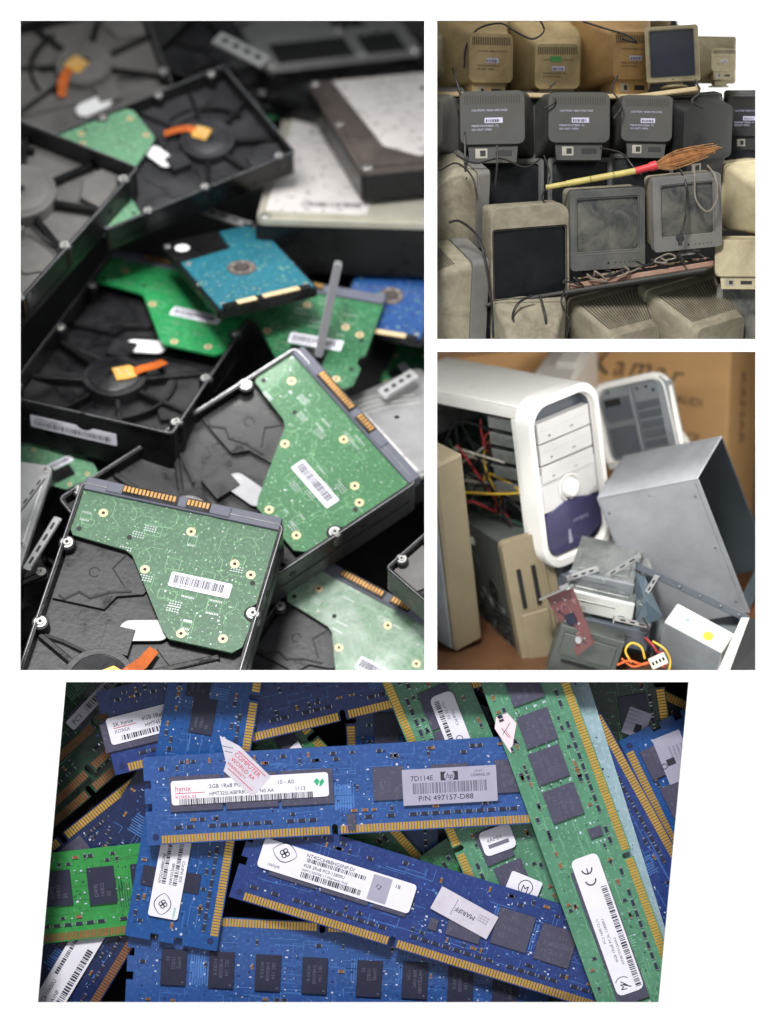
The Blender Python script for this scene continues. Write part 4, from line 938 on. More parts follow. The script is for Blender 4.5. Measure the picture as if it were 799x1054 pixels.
optical('silver disc drive on top of the heap under the gray cover', 619, 600, 1.75, 66, 16, 60, rot(-38, -14, -4), fm='case_grey')
optical('disc drive with a beige labelled front, second in the heap', 617, 622, 1.7, 70, 22, 60, rot(-34, -14, -6), fm='psu_white')
optical('dark disc drive at the bottom of the heap above the loose wires', 634, 652, 1.8, 66, 22, 50, rot(-30, -12, -7), m='case_grey_dark', fm='case_grey_dark')
optical('chrome drive edge leaning up behind the heap', 628, 565, 2.3, 70, 12, 50, rot(-20, -20, 42), fm='drive_zinc')
optical('narrow chrome drive leaning beside the white tower foot', 606, 578, 2.5, 80, 12, 50, rot(-16, -20, 30), fm='case_grey_dark')
optical('metal drive lying behind the upper drives with only its silver lid showing', 650, 600, 2.0, 50, 14, 50, rot(-44, 10, 12), fm='case_grey_dark')
optical('black drive wedged between the beige tower and the drive heap', 584, 600, 2.2, 40, 16, 50, rot(-30, -30, -20), m='case_grey_dark', fm='case_grey_dark')
optical('silver drive standing on edge next to the dull red card', 612, 650, 1.9, 52, 18, 50, rot(-20, -20, -50), fm='case_grey')
for i, (lb, px, py, y, w_, h_, rr_) in enumerate((
    ('thin silver bracket lying across the top of the disc drive heap', 640, 583, 1.7, 46, 5, 34), ('bent steel bracket beside the plastic bag', 668, 606, 1.35, 34, 5, 62),
    ('steel strip poking out under the white fronted disc drive', 650, 640, 1.4, 40, 5, -14), ('short bright bracket below the white tower foot', 600, 590, 1.7, 34, 6, 20))):
    kk_ = (D + y) / D * .01; s = MB(kk_); s.box(-w_ / 2, w_ / 2, -h_ / 2, h_ / 2, 0, 1.2, 0); s.box(-w_ / 2, -w_ / 2 + 1.2, -h_ / 2, h_ / 2, 1.2, 9, 0)
    for j in range(3): s.box(-w_ * .3 + j * w_ * .25, -w_ * .3 + j * w_ * .25 + w_ * .14, -h_ * .2, h_ * .2, 1.2, 1.4, 1)
    o = s.build('bracket', ['steel', 'black_slot'], None, bevel=.002, M=pose(px, py, y, rot(-20, 0, rr_))); tag(o, lb, 'metal bracket', 'steel brackets on the case heap')
# beige case lying at the bottom with a dark slot
M = pose(604, 672, 1.7, rot(-30, -8, -14)); be = thing('computer_case', 'gray case lying at the bottom edge under the red card', 'computer case', M, GC)
part(be, 'case_shell', ['case_zinc'], lambda s: (s.box(-.36, .36, -.5, .26, -.6, 0), s.box(-.3, .3, -.1, .18, 0, .02)), .02)
part(be, 'slot', ['black_slot'], lambda s: s.box(-.24, .2, -.2, -.16, .0, .01))
# red card
M = pose(590, 640, 1.6, rot(-20, -35, -58)); rc = thing('expansion_card', 'dull red expansion card with a steel bracket on the heap', 'expansion card', M, GC)
part(rc, 'circuit_board', ['card_red', 'chip_dark', 'tin'], lambda s: (s.prism([(-.36, -.17), (.36, -.14), (.3, .14), (-.34, .2)], 0, .02, 0), s.box(-.1, .02, -.05, .07, .02, .04, 1), s.cyl(.2, 0, .04, .02, .06, 14, 2), s.specks([(-.3, -.14), (.3, -.1), (.28, .1), (-.3, .15)], 60, .022, [2, 1], .01, .03, 4)))
part(rc, 'bracket', ['steel'], lambda s: (s.box(-.38, -.36, -.2, .22, 0, .12), s.box(-.42, -.36, .12, .24, .1, .12)), .004)
# power supply
M, (lx, ly, lz), Rm, k = fit(684, 640, 1.25, (57, -31), (2, 52), (-15, -19))
M = pose(684, 640, 1.25, Rm)
ps = thing('power_supply', 'white power supply box with a yellow dot, lower right', 'power supply', M, GC)
part(ps, 'steel_box', ['psu_white', 'case_grey'], lambda s: s.box(0, lx, -ly * 1.4, 0, -lz, 0), .012)
part(ps, 'front_sheet', ['case_grey'], lambda s: s.box(.01, lx - .01, -ly * 1.4 + .01, -.012, 0, .006))
def pl(s):
    s.T = Matrix.Rotation(R(-90), 4, 'X')
    s.box(lx * .08, lx * .42, lz * .35, lz * .85, .001, .004, 0); s.bars(lx * .1, lx * .4, lz * .45, lz * .6, .006, 1, .012); s.text('ATX', lx * .12, lz * .64, .07, .006, 1)
    s.cyl(lx * .68, lz * .35, .055, .001, .008, 18, 2)
part(ps, 'rating_label', ['paper', 'tag_blue', 'yellow_dot'], pl)
# open chassis round the heap
ch = thing('open_chassis', 'open dark computer chassis holding the heap, riveted rail above and bright rim at the right', 'chassis', Matrix.Identity(4), GC)
def bar(s, a, b_, tx, tz, m=0):
    a, b_ = P(*a), P(*b_); up = Vector((0, 0, tz)); bk = Vector((0, tx, 0)); s.hexa([a - up, b_ - up, b_ - up + bk, a - up + bk], [a, b_, b_ + bk, a + bk], m)
def rail(s):
    bar(s, (655, 578, 1.75), (772, 634, 1.15), .12, .085)
    for f in (.2, .38, .56, .74, .9):
        p = P(655 + 117 * f, 578 + 56 * f + 4, 1.75 - .6 * f); s.cyl(p.x, p.z, .016, 0, .03, 10, 1, T=Matrix(((1, 0, 0, 0), (0, 0, -1, p.y), (0, 1, 0, 0), (0, 0, 0, 1))))
part(ch, 'rail', ['case_grey_dark', 'steel'], rail, .01)
def rimr(s):
    a0, a1, b0, b1 = P(764, 636, 1.05), P(772, 636, 1.1), P(736, 700, .75), P(748, 700, .8); d = Vector((0, .1, 0))
    s.hexa([b0, b1, a1, a0], [p + d for p in (b0, b1, a1, a0)])
part(ch, 'bright_rim', ['case_white'], rimr, .008)
def wall_(s):
    s.hexa([P(770, 636, 1.1), P(748, 702, .8), P(800, 702, .9), P(800, 640, 1.2)], [P(770, 636, 1.4), P(748, 702, 1.1), P(800, 702, 1.2), P(800, 640, 1.5)])
part(ch, 'side_wall', ['bay_dark'], wall_)
part(ch, 'inner_wall', ['case_inside'], lambda s: s.hexa([P(655, 586, 2.6), P(775, 640, 2.2), P(775, 720, 2.0), P(640, 720, 2.2)], [P(655, 586, 2.7), P(775, 640, 2.3), P(775, 720, 2.1), P(640, 720, 2.3)]))
# blue gray antistatic scrap and wires
s = MB(); a = [P(655, 590, 1.5), P(664, 594, 1.45), P(682, 634, 1.3), P(668, 642, 1.3), P(655, 640, 1.4)]
mid = P(664, 618, 1.28); dd = Vector((0, .02, 0)); s.add(a + [mid] + [p + dd for p in a] + [mid + dd], [(i, (i + 1) % 5, 5) for i in range(5)] + [((i + 1) % 5 + 6, i + 6, 11) for i in range(5)] + [(i, i + 6, (i + 1) % 5 + 6, (i + 1) % 5) for i in range(5)])
tag(s.build('plastic_bag', ['bag_blue']), 'crumpled bluish plastic bag right of the disc drives', 'bag')
wl = [('orange wires curling at the foot of the disc drive heap', 'wire_orange', [(636, 684, 1.2), (648, 680, 1.1), (662, 684, 1.1), (676, 680, 1.1), (686, 684, 1.2)]),
      ('second orange wire crossing under the white plug', 'wire_orange', [(640, 678, 1.15), (652, 686, 1.1), (668, 682, 1.05), (684, 686, 1.2)]),
      ('yellow loop of wire standing above the orange wires', 'wire_yellow', [(650, 682, 1.15), (644, 670, 1.1), (650, 662, 1.08), (660, 666, 1.08), (664, 678, 1.1)]),
      ('yellow wire bending down beside the white power supply', 'wire_yellow', [(672, 660, 1.2), (684, 668, 1.15), (690, 680, 1.2), (688, 692, 1.2)]),
      ('red wire bunched behind the white plug', 'wire_red', [(664, 656, 1.2), (672, 664, 1.1), (678, 672, 1.1), (684, 670, 1.2)]),
      ('dark wire winding down between drives and power supply', 'wire_black', [(662, 636, 1.3), (668, 648, 1.2), (664, 658, 1.2), (672, 668, 1.2), (668, 680, 1.2)])]
for lab, mm, pts in wl:
    s = MB(); s.tube([P(*p) for p in pts], .013, 6, 0, 8); tag(s.build('wire', [mm], smooth=60), lab, 'wire', 'loose wires on the case heap')
s = MB(); s.T = Matrix.Translation(P(677, 680, 1.0)) @ B.to_4x4() @ Matrix.Rotation(R(25), 4, 'Z'); s.box(-.09, .09, -.06, .06, 0, .1, 0)
for i in range(4): s.box(-.075 + i * .04, -.05 + i * .04, -.02, .02, .1, .104, 1)
tag(s.build('plug', ['plug_white', 'black_slot'], bevel=.01), 'white plastic plug on the orange wires', 'plug')
# floor and back
s = MB(); s.quad(P(440, 720, 1.2), P(900, 720, 1.2), P(900, 560, 5.3), P(440, 560, 5.3)); struct(s.build('floor', ['floor_wood'], recalc=False))
# ================================================================ memory modules
pcb('pcb_blue', rgb(22, 74, 140), rgb(32, 86, 152))
pcb('pcb_blue_mid', rgb(44, 80, 144), rgb(58, 94, 158))
pcb('pcb_blue_deep', rgb(34, 56, 120), rgb(46, 70, 134))
pcb('pcb_navy', rgb(22, 36, 80), rgb(30, 46, 94))
pcb('pcb_green_light', rgb(82, 136, 108), rgb(98, 150, 122))
pcb('pcb_green_mid', rgb(66, 122, 84), rgb(80, 140, 98))
pcb('pcb_green_vivid', rgb(46, 140, 66), rgb(58, 150, 76))
pcb('pcb_green_dark', rgb(28, 62, 48), rgb(38, 76, 58))
pcb('pcb_pale', rgb(150, 178, 190), rgb(170, 192, 204))  # green board paled, strong light on its glossy edge put into the colour
mk('trace_blue', rgb(76, 122, 190), .4); mk('trace_green', rgb(120, 176, 140), .4)
mk('trace_dark', rgb(26, 40, 90), .45); mk('trace_dkgreen', rgb(44, 92, 62), .45)
CUR[0] = 'memory'
mk('paper_crease', rgb(204, 198, 212), .5, var=.1, scale=7)
mk('chip_mark', rgb(92, 92, 112), .6)
MU = 1.0
def module(label, A, Bp, layer, h, board, x0=10, L=440, chips=(), pins='gold', notch=.55, top=False, seed=1,
           smd=True, silk=True, flip=False, light='trace_blue', dark='trace_dark', chipmat='chip_grey', row=True, ends=True,
           chip_h=.03, holes=True, tilt=0.0, group='memory modules heaped in the bottom compartment'):
    """A, Bp: two points seen on the contact edge; body lies to the left of A->Bp. All sizes in photo pixels."""
    y = .16 + .105 * layer
    k = (D + y) / D * .01
    ang = math.atan2(-(Bp[1] - A[1]), Bp[0] - A[0])
    Rm = Matrix.Rotation(ang, 3, 'Z') @ Matrix.Rotation(R(tilt), 3, 'X')
    M = pose(A[0], A[1], y, Rm, (x0 * k, (h if top else 0) * k, 0))
    t = thing('memory_module', label, 'memory module', M, group)
    def loc(px, py):
        dx, dy = px - A[0], -(py - A[1])
        return (x0 + dx * math.cos(ang) + dy * math.sin(ang), -dx * math.sin(ang) + dy * math.cos(ang) + (h if top else 0))
    # outline with side notches and key notch
    nx = L * notch
    o = [(0, 0), (nx - 3, 0), (nx - 3, 9), (nx - 1.5, 11), (nx + 1.5, 11), (nx + 3, 9), (nx + 3, 0), (L, 0)]
    o += [(L, h * .38), (L - 7, h * .38), (L - 7, h * .47), (L, h * .47), (L, h * .64), (L - 7, h * .64), (L - 7, h * .73), (L, h * .73), (L, h - 2), (L - 2, h)]
    o += [(2, h), (0, h - 2), (0, h * .73), (7, h * .73), (7, h * .64), (0, h * .64), (0, h * .47), (7, h * .47), (7, h * .38), (0, h * .38)]
    th = 4.0
    b = MB(k); b.prism(o, -th, 0, 0)
    q = random.Random(seed)
    cl = [loc(c[0], c[1]) + tuple(c[2:]) for c in chips]
    # printed tracks and marks on the board
    zt = .15
    for i in range(60):
        x = q.uniform(12, L - 60); yy = q.uniform(16, h - 12); w = q.uniform(8, 46)
        b.rect(x + w / 2, yy, w, .5, zt, 2)
        if q.random() < .6: b.rect(x + w, yy + 5, .5, 10, zt, 2)
    for bl in range(5):                                     # bundles of parallel tracks
        x = q.uniform(20, L - 50); yy = q.uniform(h * .25, h * .5)
        for j in range(q.randint(4, 8)):
            b.rect(x + j * 2.6, yy + 14, 1.1, 26 + q.uniform(-3, 3), zt, 2)
    if silk:
        b.specks([(8, 14), (L - 8, 14), (L - 8, h - 4), (8, h - 4)], 420, .3, [1, 3, 2, 2, 3], .6, 2.6, seed, 4)
        for c in cl:                                        # corner ticks and small marks round every chip
            for sx in (-1, 1):
                for j in range(4):
                    b.rect(c[0] + sx * (c[2] / 2 + 4 + q.uniform(0, 2)), c[1] + c[3] * (j / 3 - .5) * .9, q.uniform(1, 3.0), q.uniform(.8, 2), .32, q.choice((1, 1, 3)))
    if holes:
        for hx in (9, L - 9):
            b.cyl(hx, 8, 3.4, .05, .25, 14, 3); b.cyl(hx, 8, 2.2, .1, .4, 14, 3)
    # contacts
    pit = 3.05
    for (xa, xb) in ((15.0, nx - 6), (nx + 6, L - 16)):
        c = MB(k); x = xa
        while x < xb: c.box(x, x + pit * .74, 1.2, 9.2, -.2, .5, 0); x += pit
        c.build('gold_contacts', [pins], t)
    # rows of little resistors and capacitors
    if smd:
        s = b
        def comp(x, yy, w, hh, m):
            s.box(x - w / 2, x + w / 2, yy - hh / 2, yy + hh / 2, 0, 1.5, 4 + m)
            if w > hh: s.box(x - w / 2 - .8, x - w / 2, yy - hh / 2, yy + hh / 2, 0, 1.4, 5); s.box(x + w / 2, x + w / 2 + .8, yy - hh / 2, yy + hh / 2, 0, 1.4, 5)
            else: s.box(x - w / 2, x + w / 2, yy - hh / 2 - .8, yy - hh / 2, 0, 1.4, 5); s.box(x - w / 2, x + w / 2, yy + hh / 2, yy + hh / 2 + .8, 0, 1.4, 5)
        def free(x, yy): return all(abs(x - e[0]) > e[2] / 2 + 2 or abs(yy - e[1]) > e[3] / 2 + 2 for e in cl)
        if row:
            x = 22
            while x < L - 25:
                if abs(x - nx) > 12 and free(x, 17) and q.random() < .85: comp(x, 17, 7, 3, 0)
                x += 11.5
        for i in range(60):
            x = q.uniform(14, L - 14); yy = q.choice((h - 7, h - 13, h * .52, 24))
            if free(x, yy): comp(x, yy, *q.choice(((4, 2.4), (2.4, 4), (5, 3))), q.choice((0, 0, 2)))
    b.build('circuit_board', [board, 'silk', light, dark, 'chip_dark', 'tin', 'gold_dull'], t)
    for c_ in cl:
        m = MB(k); w2, h2 = c_[2] / 2, c_[3] / 2
        m.box(c_[0] - w2, c_[0] + w2, c_[1] - h2, c_[1] + h2, .1, chip_h / k, 0)
        m.cyl(c_[0] - w2 + 3.2, c_[1] + h2 - 3.2, 1.0, chip_h / k, chip_h / k + .1, 8, 1)
        if w2 > 10:
            va = w2 < h2; aa = math.pi / 2 if va else 0
            for j, tx in enumerate((('SEC 134', 'K4B2G08', 'HCK0 K'), ('D9PFJ', '1KB22', 'ES'), ('H5TQ2G83', 'BFR H9C', '113A'))[(seed + int(c_[0])) % 3]):
                if va: m.text(tx, c_[0] - w2 * .3 + j * w2 * .45, c_[1] - h2 * .6, w2 * .38, chip_h / k + .15, 1, a=aa)
                else: m.text(tx, c_[0] - w2 * .7, c_[1] + h2 * .35 - j * h2 * .45, h2 * .36, chip_h / k + .15, 1)
        m.build('memory_chip', [chipmat, 'chip_mark'], t, bevel=.5 * k)
    t['_k'] = k
    return t, loc, k, ang, y, Rm
def sticker(parent, locf, k, ang, px, py, w, h, a, z, paper='paper', r=3, fn=None, name='label', mats=(), bend=0, top_level=None, outline=None):
    """flat paper label; px,py its centre; a its direction in the picture in degrees (counter-clockwise)"""
    lx, ly = locf(px, py); s = MB(k)
    T = Matrix.Translation((lx, ly, z / k)) @ Matrix.Rotation(R(a) - ang, 4, 'Z')
    s.T = T
    s.prism(outline or rrect(w, h, r, 3), 0, .5, 0)
    if fn: fn(s)
    return s.build(name, [paper, 'ink', 'ink_soft', 'ink_red', 'ink_green', 'paper_silver'], parent)

def lbl_main(s):
    z = .7
    s.text('hynix', -77, 1.5, 8, z, 3, sx=.95); s.text('KOREA 03', -77, -6, 4.6, z, 3, sx=1.05); s.rect(-62, -.6, 30, .7, z, 3)
    s.text('2GB 1Rx8 PC3', -42, 3, 5.8, z, 1); s.text('10 - A0', 28, 3, 5.8, z, 1)
    s.text('HMT325U6BFR8C - H9 N0 AA', -42, -4.5, 5.6, z, 1, sx=.92); s.text('1113', 46, -4.5, 5.6, z, 1)
    s.bars(-73, 66, -12.8, -6.5, z, 1, 1.3, seed=4)
    s.prism([(66, 4), (69, 7), (72, 4), (70, 0), (69, -1)], .6, .8, 4); s.prism([(72, 3), (75, 6.5), (77, 3), (74, -.5), (71.5, -2)], .6, .8, 4)
def lbl_hp(s):
    z = .7
    s.text('7D114E', -40, 6.5, 7.2, z, 1); s.text('LOANG 20', 22, 8.2, 4.2, z, 1); s.text('29NM1', 26, 12.5, 3.2, z, 2)
    s.box(-9, 9, 5.6, 14.5, .4, .72, 1); s.cyl(0, 10, 5.4, .5, .85, 20, 5); s.text('hp', -4, 7.4, 8, .95, 1, shear=.3)
    s.bars(-38, 40, -7, 4, z, 2, 1.5, seed=6)
    s.text('P/N 497157-D88', -33, -14.5, 7.6, z, 1, sx=1.08)
def eye(s, x, y, z, sc=1, rot=0):
    T = Matrix.Translation((x, y, 0)) @ Matrix.Rotation(R(rot), 4, 'Z')
    for sg in (-1, 1):
        pts = [(-10 * sc + 20 * sc * i / 12, sg * 7.5 * sc * math.sin(math.pi * i / 12) ** .8) for i in range(13)]
        for i in range(12):
            a, b = pts[i], pts[i + 1]
            s.quad((a[0], a[1], z), (b[0], b[1], z), (b[0], b[1] + .9, z), (a[0], a[1] + .9, z), 1, T)
    for (i, j) in ((-2, 0), (2, 0), (0, 2), (0, -2)): s.ring(i * sc, j * sc, 1.3 * sc, 2.1 * sc, z - .1, z, 10, 1, T=T)
def lbl_nanya(s):
    z = .7
    eye(s, -58, 6, z, 1.3); s.text('nanya', -72, -11, 5.6, z, 2, shear=.3)
    s.text('NT4GC64B8HG0NF-DI', -36, 9.2, 5.2, z, 1); s.text('4GB 2Rx8 PC3-12800U', -36, -1.2, 4.8, z, 1, sx=.95); s.text('NW1135270E 11 Warranty Void', -36, -5.8, 3.8, z, 1, sx=.95)
    s.bars(-34, 30, 4.2, 8.4, z, 1, 1.4, seed=8); s.bars(-36, 30, -12.5, -6.8, z, 1, 1.4, seed=9)
    s.rect(46, 0, 20, 27, z - .1, 5); s.text('12', 40, 1, 7, z, 1, a=R(-20)); s.text('18', 60, 6, 6, z, 1)
def lbl_nanya_v(s):
    z = .7
    eye(s, -27, 2, z, 1.15, 0); s.text('nanya', -40, -12, 5, z, 4, shear=.3)
    s.text('NT2GC64B88G0NF', -6, 8, 4.6, z, 1, sx=.8); s.bars(-6, 40, 3.4, 7.4, z, 1, 1.4, seed=12)
    s.text('NW101504B', -6, -3, 4.6, z, 1, sx=.9); s.text('2GB 1Rx8 PC3', -2, -12.5, 4, z, 1, sx=.9); s.bars(-6, 40, -8.2, -4, z, 1, 1.4, seed=13)
def lbl_sk(s):
    z = .7
    s.text('SK hynix', -36, 4, 6, z, 1); s.text('KOREA', -36, -3, 5, z, 2); s.rect(-24, 2.4, 24, .6, z, 3)
    s.text('4GB 1Rx8 PC3', -6, 3, 6, z, 1, sx=.95); s.text('HMT451U6BFR8', -4, -4, 5.8, z, 1, sx=.9)
    s.bars(-30, 38, -11.5, -6.2, z, 1, 1.6, seed=14)
def lbl_ce(s):
    z = .7
    # local x runs up the label (top = CE end)
    for cx in (61, 49): s.ring(cx, 1, 4.6, 6.0, z - .1, z, 14, 1, a0=90, a1=270)
    s.rect(58.5, 1, .9, 0, z, 1); s.rect(58.6, 1, 6, 1.2, z, 1)
    s.bars(-70, 40, -12.5, -6.5, z, 1, 1.7, seed=15)
    s.text('MT8KTF51264AZ', -44, -3.5, 3.6, z, 2, sx=1.1); s.text('4GB 1Rx8 PC3L-12800U', -40, 1.8, 4.2, z, 2, sx=1.1); s.text('PC3 1600 CL11', -18, 7.5, 3.8, z, 2, sx=1.1)
    for (x, y) in ((-3, -3), (0, 4), (3, 0), (6, 5), (9, -3)): pass
    s.tube([(-68, -2, z), (-64, 5, z), (-66, 1, z), (-60, 7, z)], .5, 4, 1, 3); s.text('M', -70, 3, 9, z, 1, a=R(-8)); s.ring(-64, 5, 8, 8.7, z - .1, z, 16, 1, a0=-50, a1=60)
def lbl_small(s):
    z = .7
    s.text('CL7 15 3T', -22, -2, 3.8, z, 2, sx=1.2); s.bars(-24, 18, -9, -4, z, 1, 1.7, seed=16); s.text('1Rx8 PC3', -10, 4, 4, z, 2)
    s.ring(20, 2, 3, 3.8, z - .1, z, 12, 2)
def lbl_long(s):
    z = .7
    s.text('2GB 2Rx8 PC3-10600U', -60, 4.5, 6.2, z, 1, sx=.9); s.text('NT2GC64B8HA1NF', -60, -3.5, 5.4, z, 1); s.bars(-60, 40, -12.5, -6, z, 1, 1.8, seed=18); s.bars(0, 50, 7, 11, z, 1, 1.8, seed=19)
def lbl_hp_small(s):
    z = .7
    s.cyl(-22, -5, 5, .4, .7, 18, 1); s.text('hp', -25.5, -7.5, 7, .85, 5, shear=.3); s.rect(8, 4, 12, 8, z, 1); s.bars(-12, 26, -10, -4, z, 2, 1.6, seed=20); s.text('C20110', -12, 4, 5, z, 1)
def lbl_grey(s):
    z = .7
    for j in range(4): s.text('AS50234 11', -12, 10 - j * 4.2, 3, z, 2)
    s.rect(3, -5, 7, 9, z, 1); s.ring(5, -13, 2.4, 3.2, z - .1, z, 10, 1)
def lbl_warranty(s):
    z = .7
    s.text('COMPUTER', -18, 4.5, 6.6, z, 3); s.text('WORLD 8A', -17, -1.5, 5.6, z, 3, sx=1.1); s.text('WARRANTY', -17, -7, 4.4, z, 3); s.rect(2, 10.6, 38, .8, z, 3); s.rect(4, -9.5, 34, .8, z, 3); s.rect(-28, 6, 12, .7, z, 2, R(30)); s.rect(-24, 3, 8, .7, z, 2, R(30))
def lbl_marie(s):
    z = .7
    s.text('MARIFF', 1, 2, 7, z, 1, a=R(180), align='CENTER'); s.rect(-12, 0, .5, 18, z, 2)
    for j in range(3): s.text('03-22 0711', 26, 7 - j * 2.8, 2.6, z, 2, a=R(180))

RAM = {}
def m_(key, *a, **kw): RAM[key] = module(*a, **kw); return RAM[key]
def st(key, *a, **kw):
    t, loc, k, ang, y, Rm = RAM[key]
    return sticker(t, loc, k, ang, *a, **kw)
g = dict(light='trace_green', dark='trace_dkgreen')
# top of the heap
m_('g1', 'long light green memory module lying steeply on top, gray chips and CE marked label', (690, 985), (587, 702), 0, 87, 'pcb_green_light', x0=60, L=440,
   chips=[(539, 706, 34, 34), (553, 749, 34, 34), (565, 787, 34, 34), (580, 826, 34, 34), (613, 856, 10, 14), (628, 962, 146, 33)], notch=.395, seed=2, **g)
st('g1', 625, 951, 148, 29, 109.5, .034, r=6, fn=lbl_ce)
st('g1', 521, 754, 26, 40, 8, .004, 'paper_pink', name='torn_sticker', outline=[(-8, 17), (4, 20), (12, 8), (2, -22), (-11, 6)],
   fn=lambda s: (s.rect(1, 4, 14, .7, .7, 2, R(50)), s.rect(-1, 0, 12, .6, .7, 1, R(-60)), s.rect(2, -2, 10, .6, .7, 3, R(-65))))
m_('b1', 'blue memory module lying level on top, with a white label and a silver one', (158, 870), (541, 848), 1, 91, 'pcb_blue_mid', x0=6, L=440,
   chips=[(202, 816, 54, 36), (259, 813, 54, 36), (316, 810, 54, 36), (400, 806, 32, 34), (463, 803, 38, 34), (530, 798, 40, 34), (362, 846, 9, 17)], notch=.44, seed=5)
st('b1', 257.5, 811.5, 162, 25, 3.4, .034, fn=lbl_main)
st('b1', 463, 808, 97, 37, 3.2, .036, 'paper_silver', r=1, fn=lbl_hp)
st('b1', 251, 792, 50, 34, -43, .037, 'paper_crease', name='warranty_sticker', outline=[(-42, 9), (-20, 15), (25, 14), (26, -14), (-14, -15), (-18, -7)], fn=lbl_warranty)
m_('b2', 'deep blue memory module sloping down to the right, with a creased silver sticker', (249, 927), (555, 1022), 2, 94, 'pcb_blue_deep', x0=14, L=440,
   chips=[(305, 893, 50, 30), (358, 910, 50, 30), (404, 924, 36, 30), (480, 950, 36, 34), (528, 957, 38, 38), (572, 973, 38, 38), (446, 951, 9, 12)], notch=.395, seed=6, chip_h=.022)
st('b2', 347, 901, 164, 31, -17.5, .026, r=4, fn=lbl_nanya)
st('b2', 478, 939, 66, 26, -29, .03, 'paper_crease', r=1, name='creased_sticker', fn=lbl_marie)
m_('b3', 'bright blue memory module lying nearly upright beneath the level one, white label at its foot', (223, 979), (270, 703), 3, 96, 'pcb_blue', x0=0, L=440,
   chips=[(209, 737, 36, 24), (206, 700, 36, 24), (176, 905, 20, 60)], notch=.6, seed=8, chip_h=.02, chipmat='chip_dark')
st('b3', 175, 904, 82, 31, 79.5, .026, r=3, fn=lbl_nanya_v)
m_('g2', 'light green memory module with a slanting rounded label, above and under the level blue one', (393, 703), (476, 897), 3, 84, 'pcb_green_light', x0=120, L=440,
   chips=[(452, 727, 40, 32), (468, 767, 40, 32), (509, 869, 36, 30), (529, 905, 36, 30)], notch=.7, seed=9, **g)
st('g2', 464, 742, 60, 25, -69, .034, r=6, fn=lbl_small)
st('g2', 512, 864, 34, 26, 20, .034, r=5, fn=lambda s: (s.text('4AMH', -11, 0, 6, .7, 2), s.rect(0, -4, 22, 4, .7, 2)))
st('g2', 539, 912, 34, 22, -22, .036, r=2, fn=lambda s: (s.text('M', -2, -5, 10, .7, 1), s.ring(2, 0, 7, 7.8, .6, .7, 14, 1)))
m_('b4', 'blue memory module along the bottom, gold contacts upward, with a row of dark chips', (575, 962), (135, 939), 4, 95, 'pcb_blue_mid', x0=0, L=442,
   chips=[(179, 995, 26, 37), (228, 998, 26, 37), (276, 1001, 26, 37), (324, 1004, 26, 37), (380, 1007, 26, 37), (427, 1009, 26, 37), (474, 1012, 26, 37), (520, 1015, 26, 37)], seed=10, chipmat='chip_dark', row=False)
m_('g3', 'vivid green memory module with two dark chips on the far left', (40, 972), (130, 962), 5, 92, 'pcb_green_vivid', x0=300, L=440, pins='gold_dull',
   chips=[(60, 914, 28, 36), (105, 911, 28, 38), (150, 907, 28, 38)], seed=11, chipmat='chip_dark', light='trace_dkgreen', dark='trace_dkgreen')
m_('b5', 'dark blue memory module in the bottom left corner with a long white label', (98, 1040), (142, 968), 6, 92, 'pcb_navy', x0=120, L=440, pins='gold_dull', seed=12, chips=[(66, 1006, 90, 26)])
st('b5', 66, 1006, 150, 30, 59, .034, r=3, fn=lbl_long)
m_('b6', 'blue memory module at the upper left, white label cut off by the upright one', (119, 798), (219, 774), 4, 88, 'pcb_blue_deep', x0=0, L=440,
   chips=[(150, 750, 90, 30)], seed=13)
st('b6', 153, 743, 84, 28, 14.5, .034, r=3, fn=lbl_sk)
m_('b7', 'navy memory module behind the far left heap, contacts up, with a gray label', (165, 777), (55, 864), 7, 96, 'pcb_navy', x0=110, L=440, seed=14, chips=[(80, 880, 30, 30)])
st('b7', 137, 832, 66, 26, 60, .006, 'paper_silver', r=1, fn=lbl_hp_small)
m_('b8', 'deep blue memory module sloping up along the top edge, gold contacts down', (262, 756), (385, 717.5), 5, 90, 'pcb_blue_deep', x0=120, L=440, seed=15, chips=[(330, 712, 30, 24), (283, 700, 30, 30)], notch=.32)
st('b8', 275, 712, 34, 22, 20, .034, r=4, fn=lambda s: (s.text('AB0', -8, -3, 8, .7, 1),))
m_('g4', 'dark green memory module in the upper gap, with a small white triangular sticker', (445, 892), (315, 743), 6, 90, 'pcb_green_mid', x0=60, L=440, seed=16, chips=[(296, 762, 20, 20)], **g)
st('g4', 305, 768, 24, 20, 0, .034, r=1, outline=[(-14, -9), (10, -9), (2, 6)])
m_('b9', 'blue memory module with upright gold contacts seen in the gap near the top middle', (354, 700), (357, 770), 7, 90, 'pcb_blue', x0=200, L=440, seed=17, chips=[(398, 750, 34, 26), (400, 882, 34, 26)])
m_('p1', 'pale shiny edged memory module beneath the long light green one', (607, 706), (659, 873), 2, 86, 'pcb_pale', x0=60, L=440, top=True, seed=18, smd=False, light='trace_green', holes=False)
m_('b10', 'deep blue memory module with gold contacts running down the right side', (693, 868), (613, 723), 3, 88, 'pcb_blue_deep', x0=272, L=440, seed=19, chips=[(700, 985, 50, 30)], pins='gold')
m_('b11', 'blue memory module in the upper right with notched end and gray labels', (637, 763), (690, 872), 5, 96, 'pcb_blue', x0=0, L=440, seed=20, chips=[(677, 783, 32, 26), (697, 822, 34, 24)])
st('b11', 694, 779, 50, 30, -68, .034, 'paper_silver', r=1, fn=lbl_grey)
m_('g5', 'dark green memory module in the top right corner with a gray chip and silver label', (693, 765), (684, 704), 6, 92, 'pcb_green_dark', x0=180, L=440, seed=21, chips=[(652, 730, 30, 30)], **g)
st('g5', 655, 744, 24, 28, -20, .034, 'paper_silver', r=1, fn=lbl_grey)
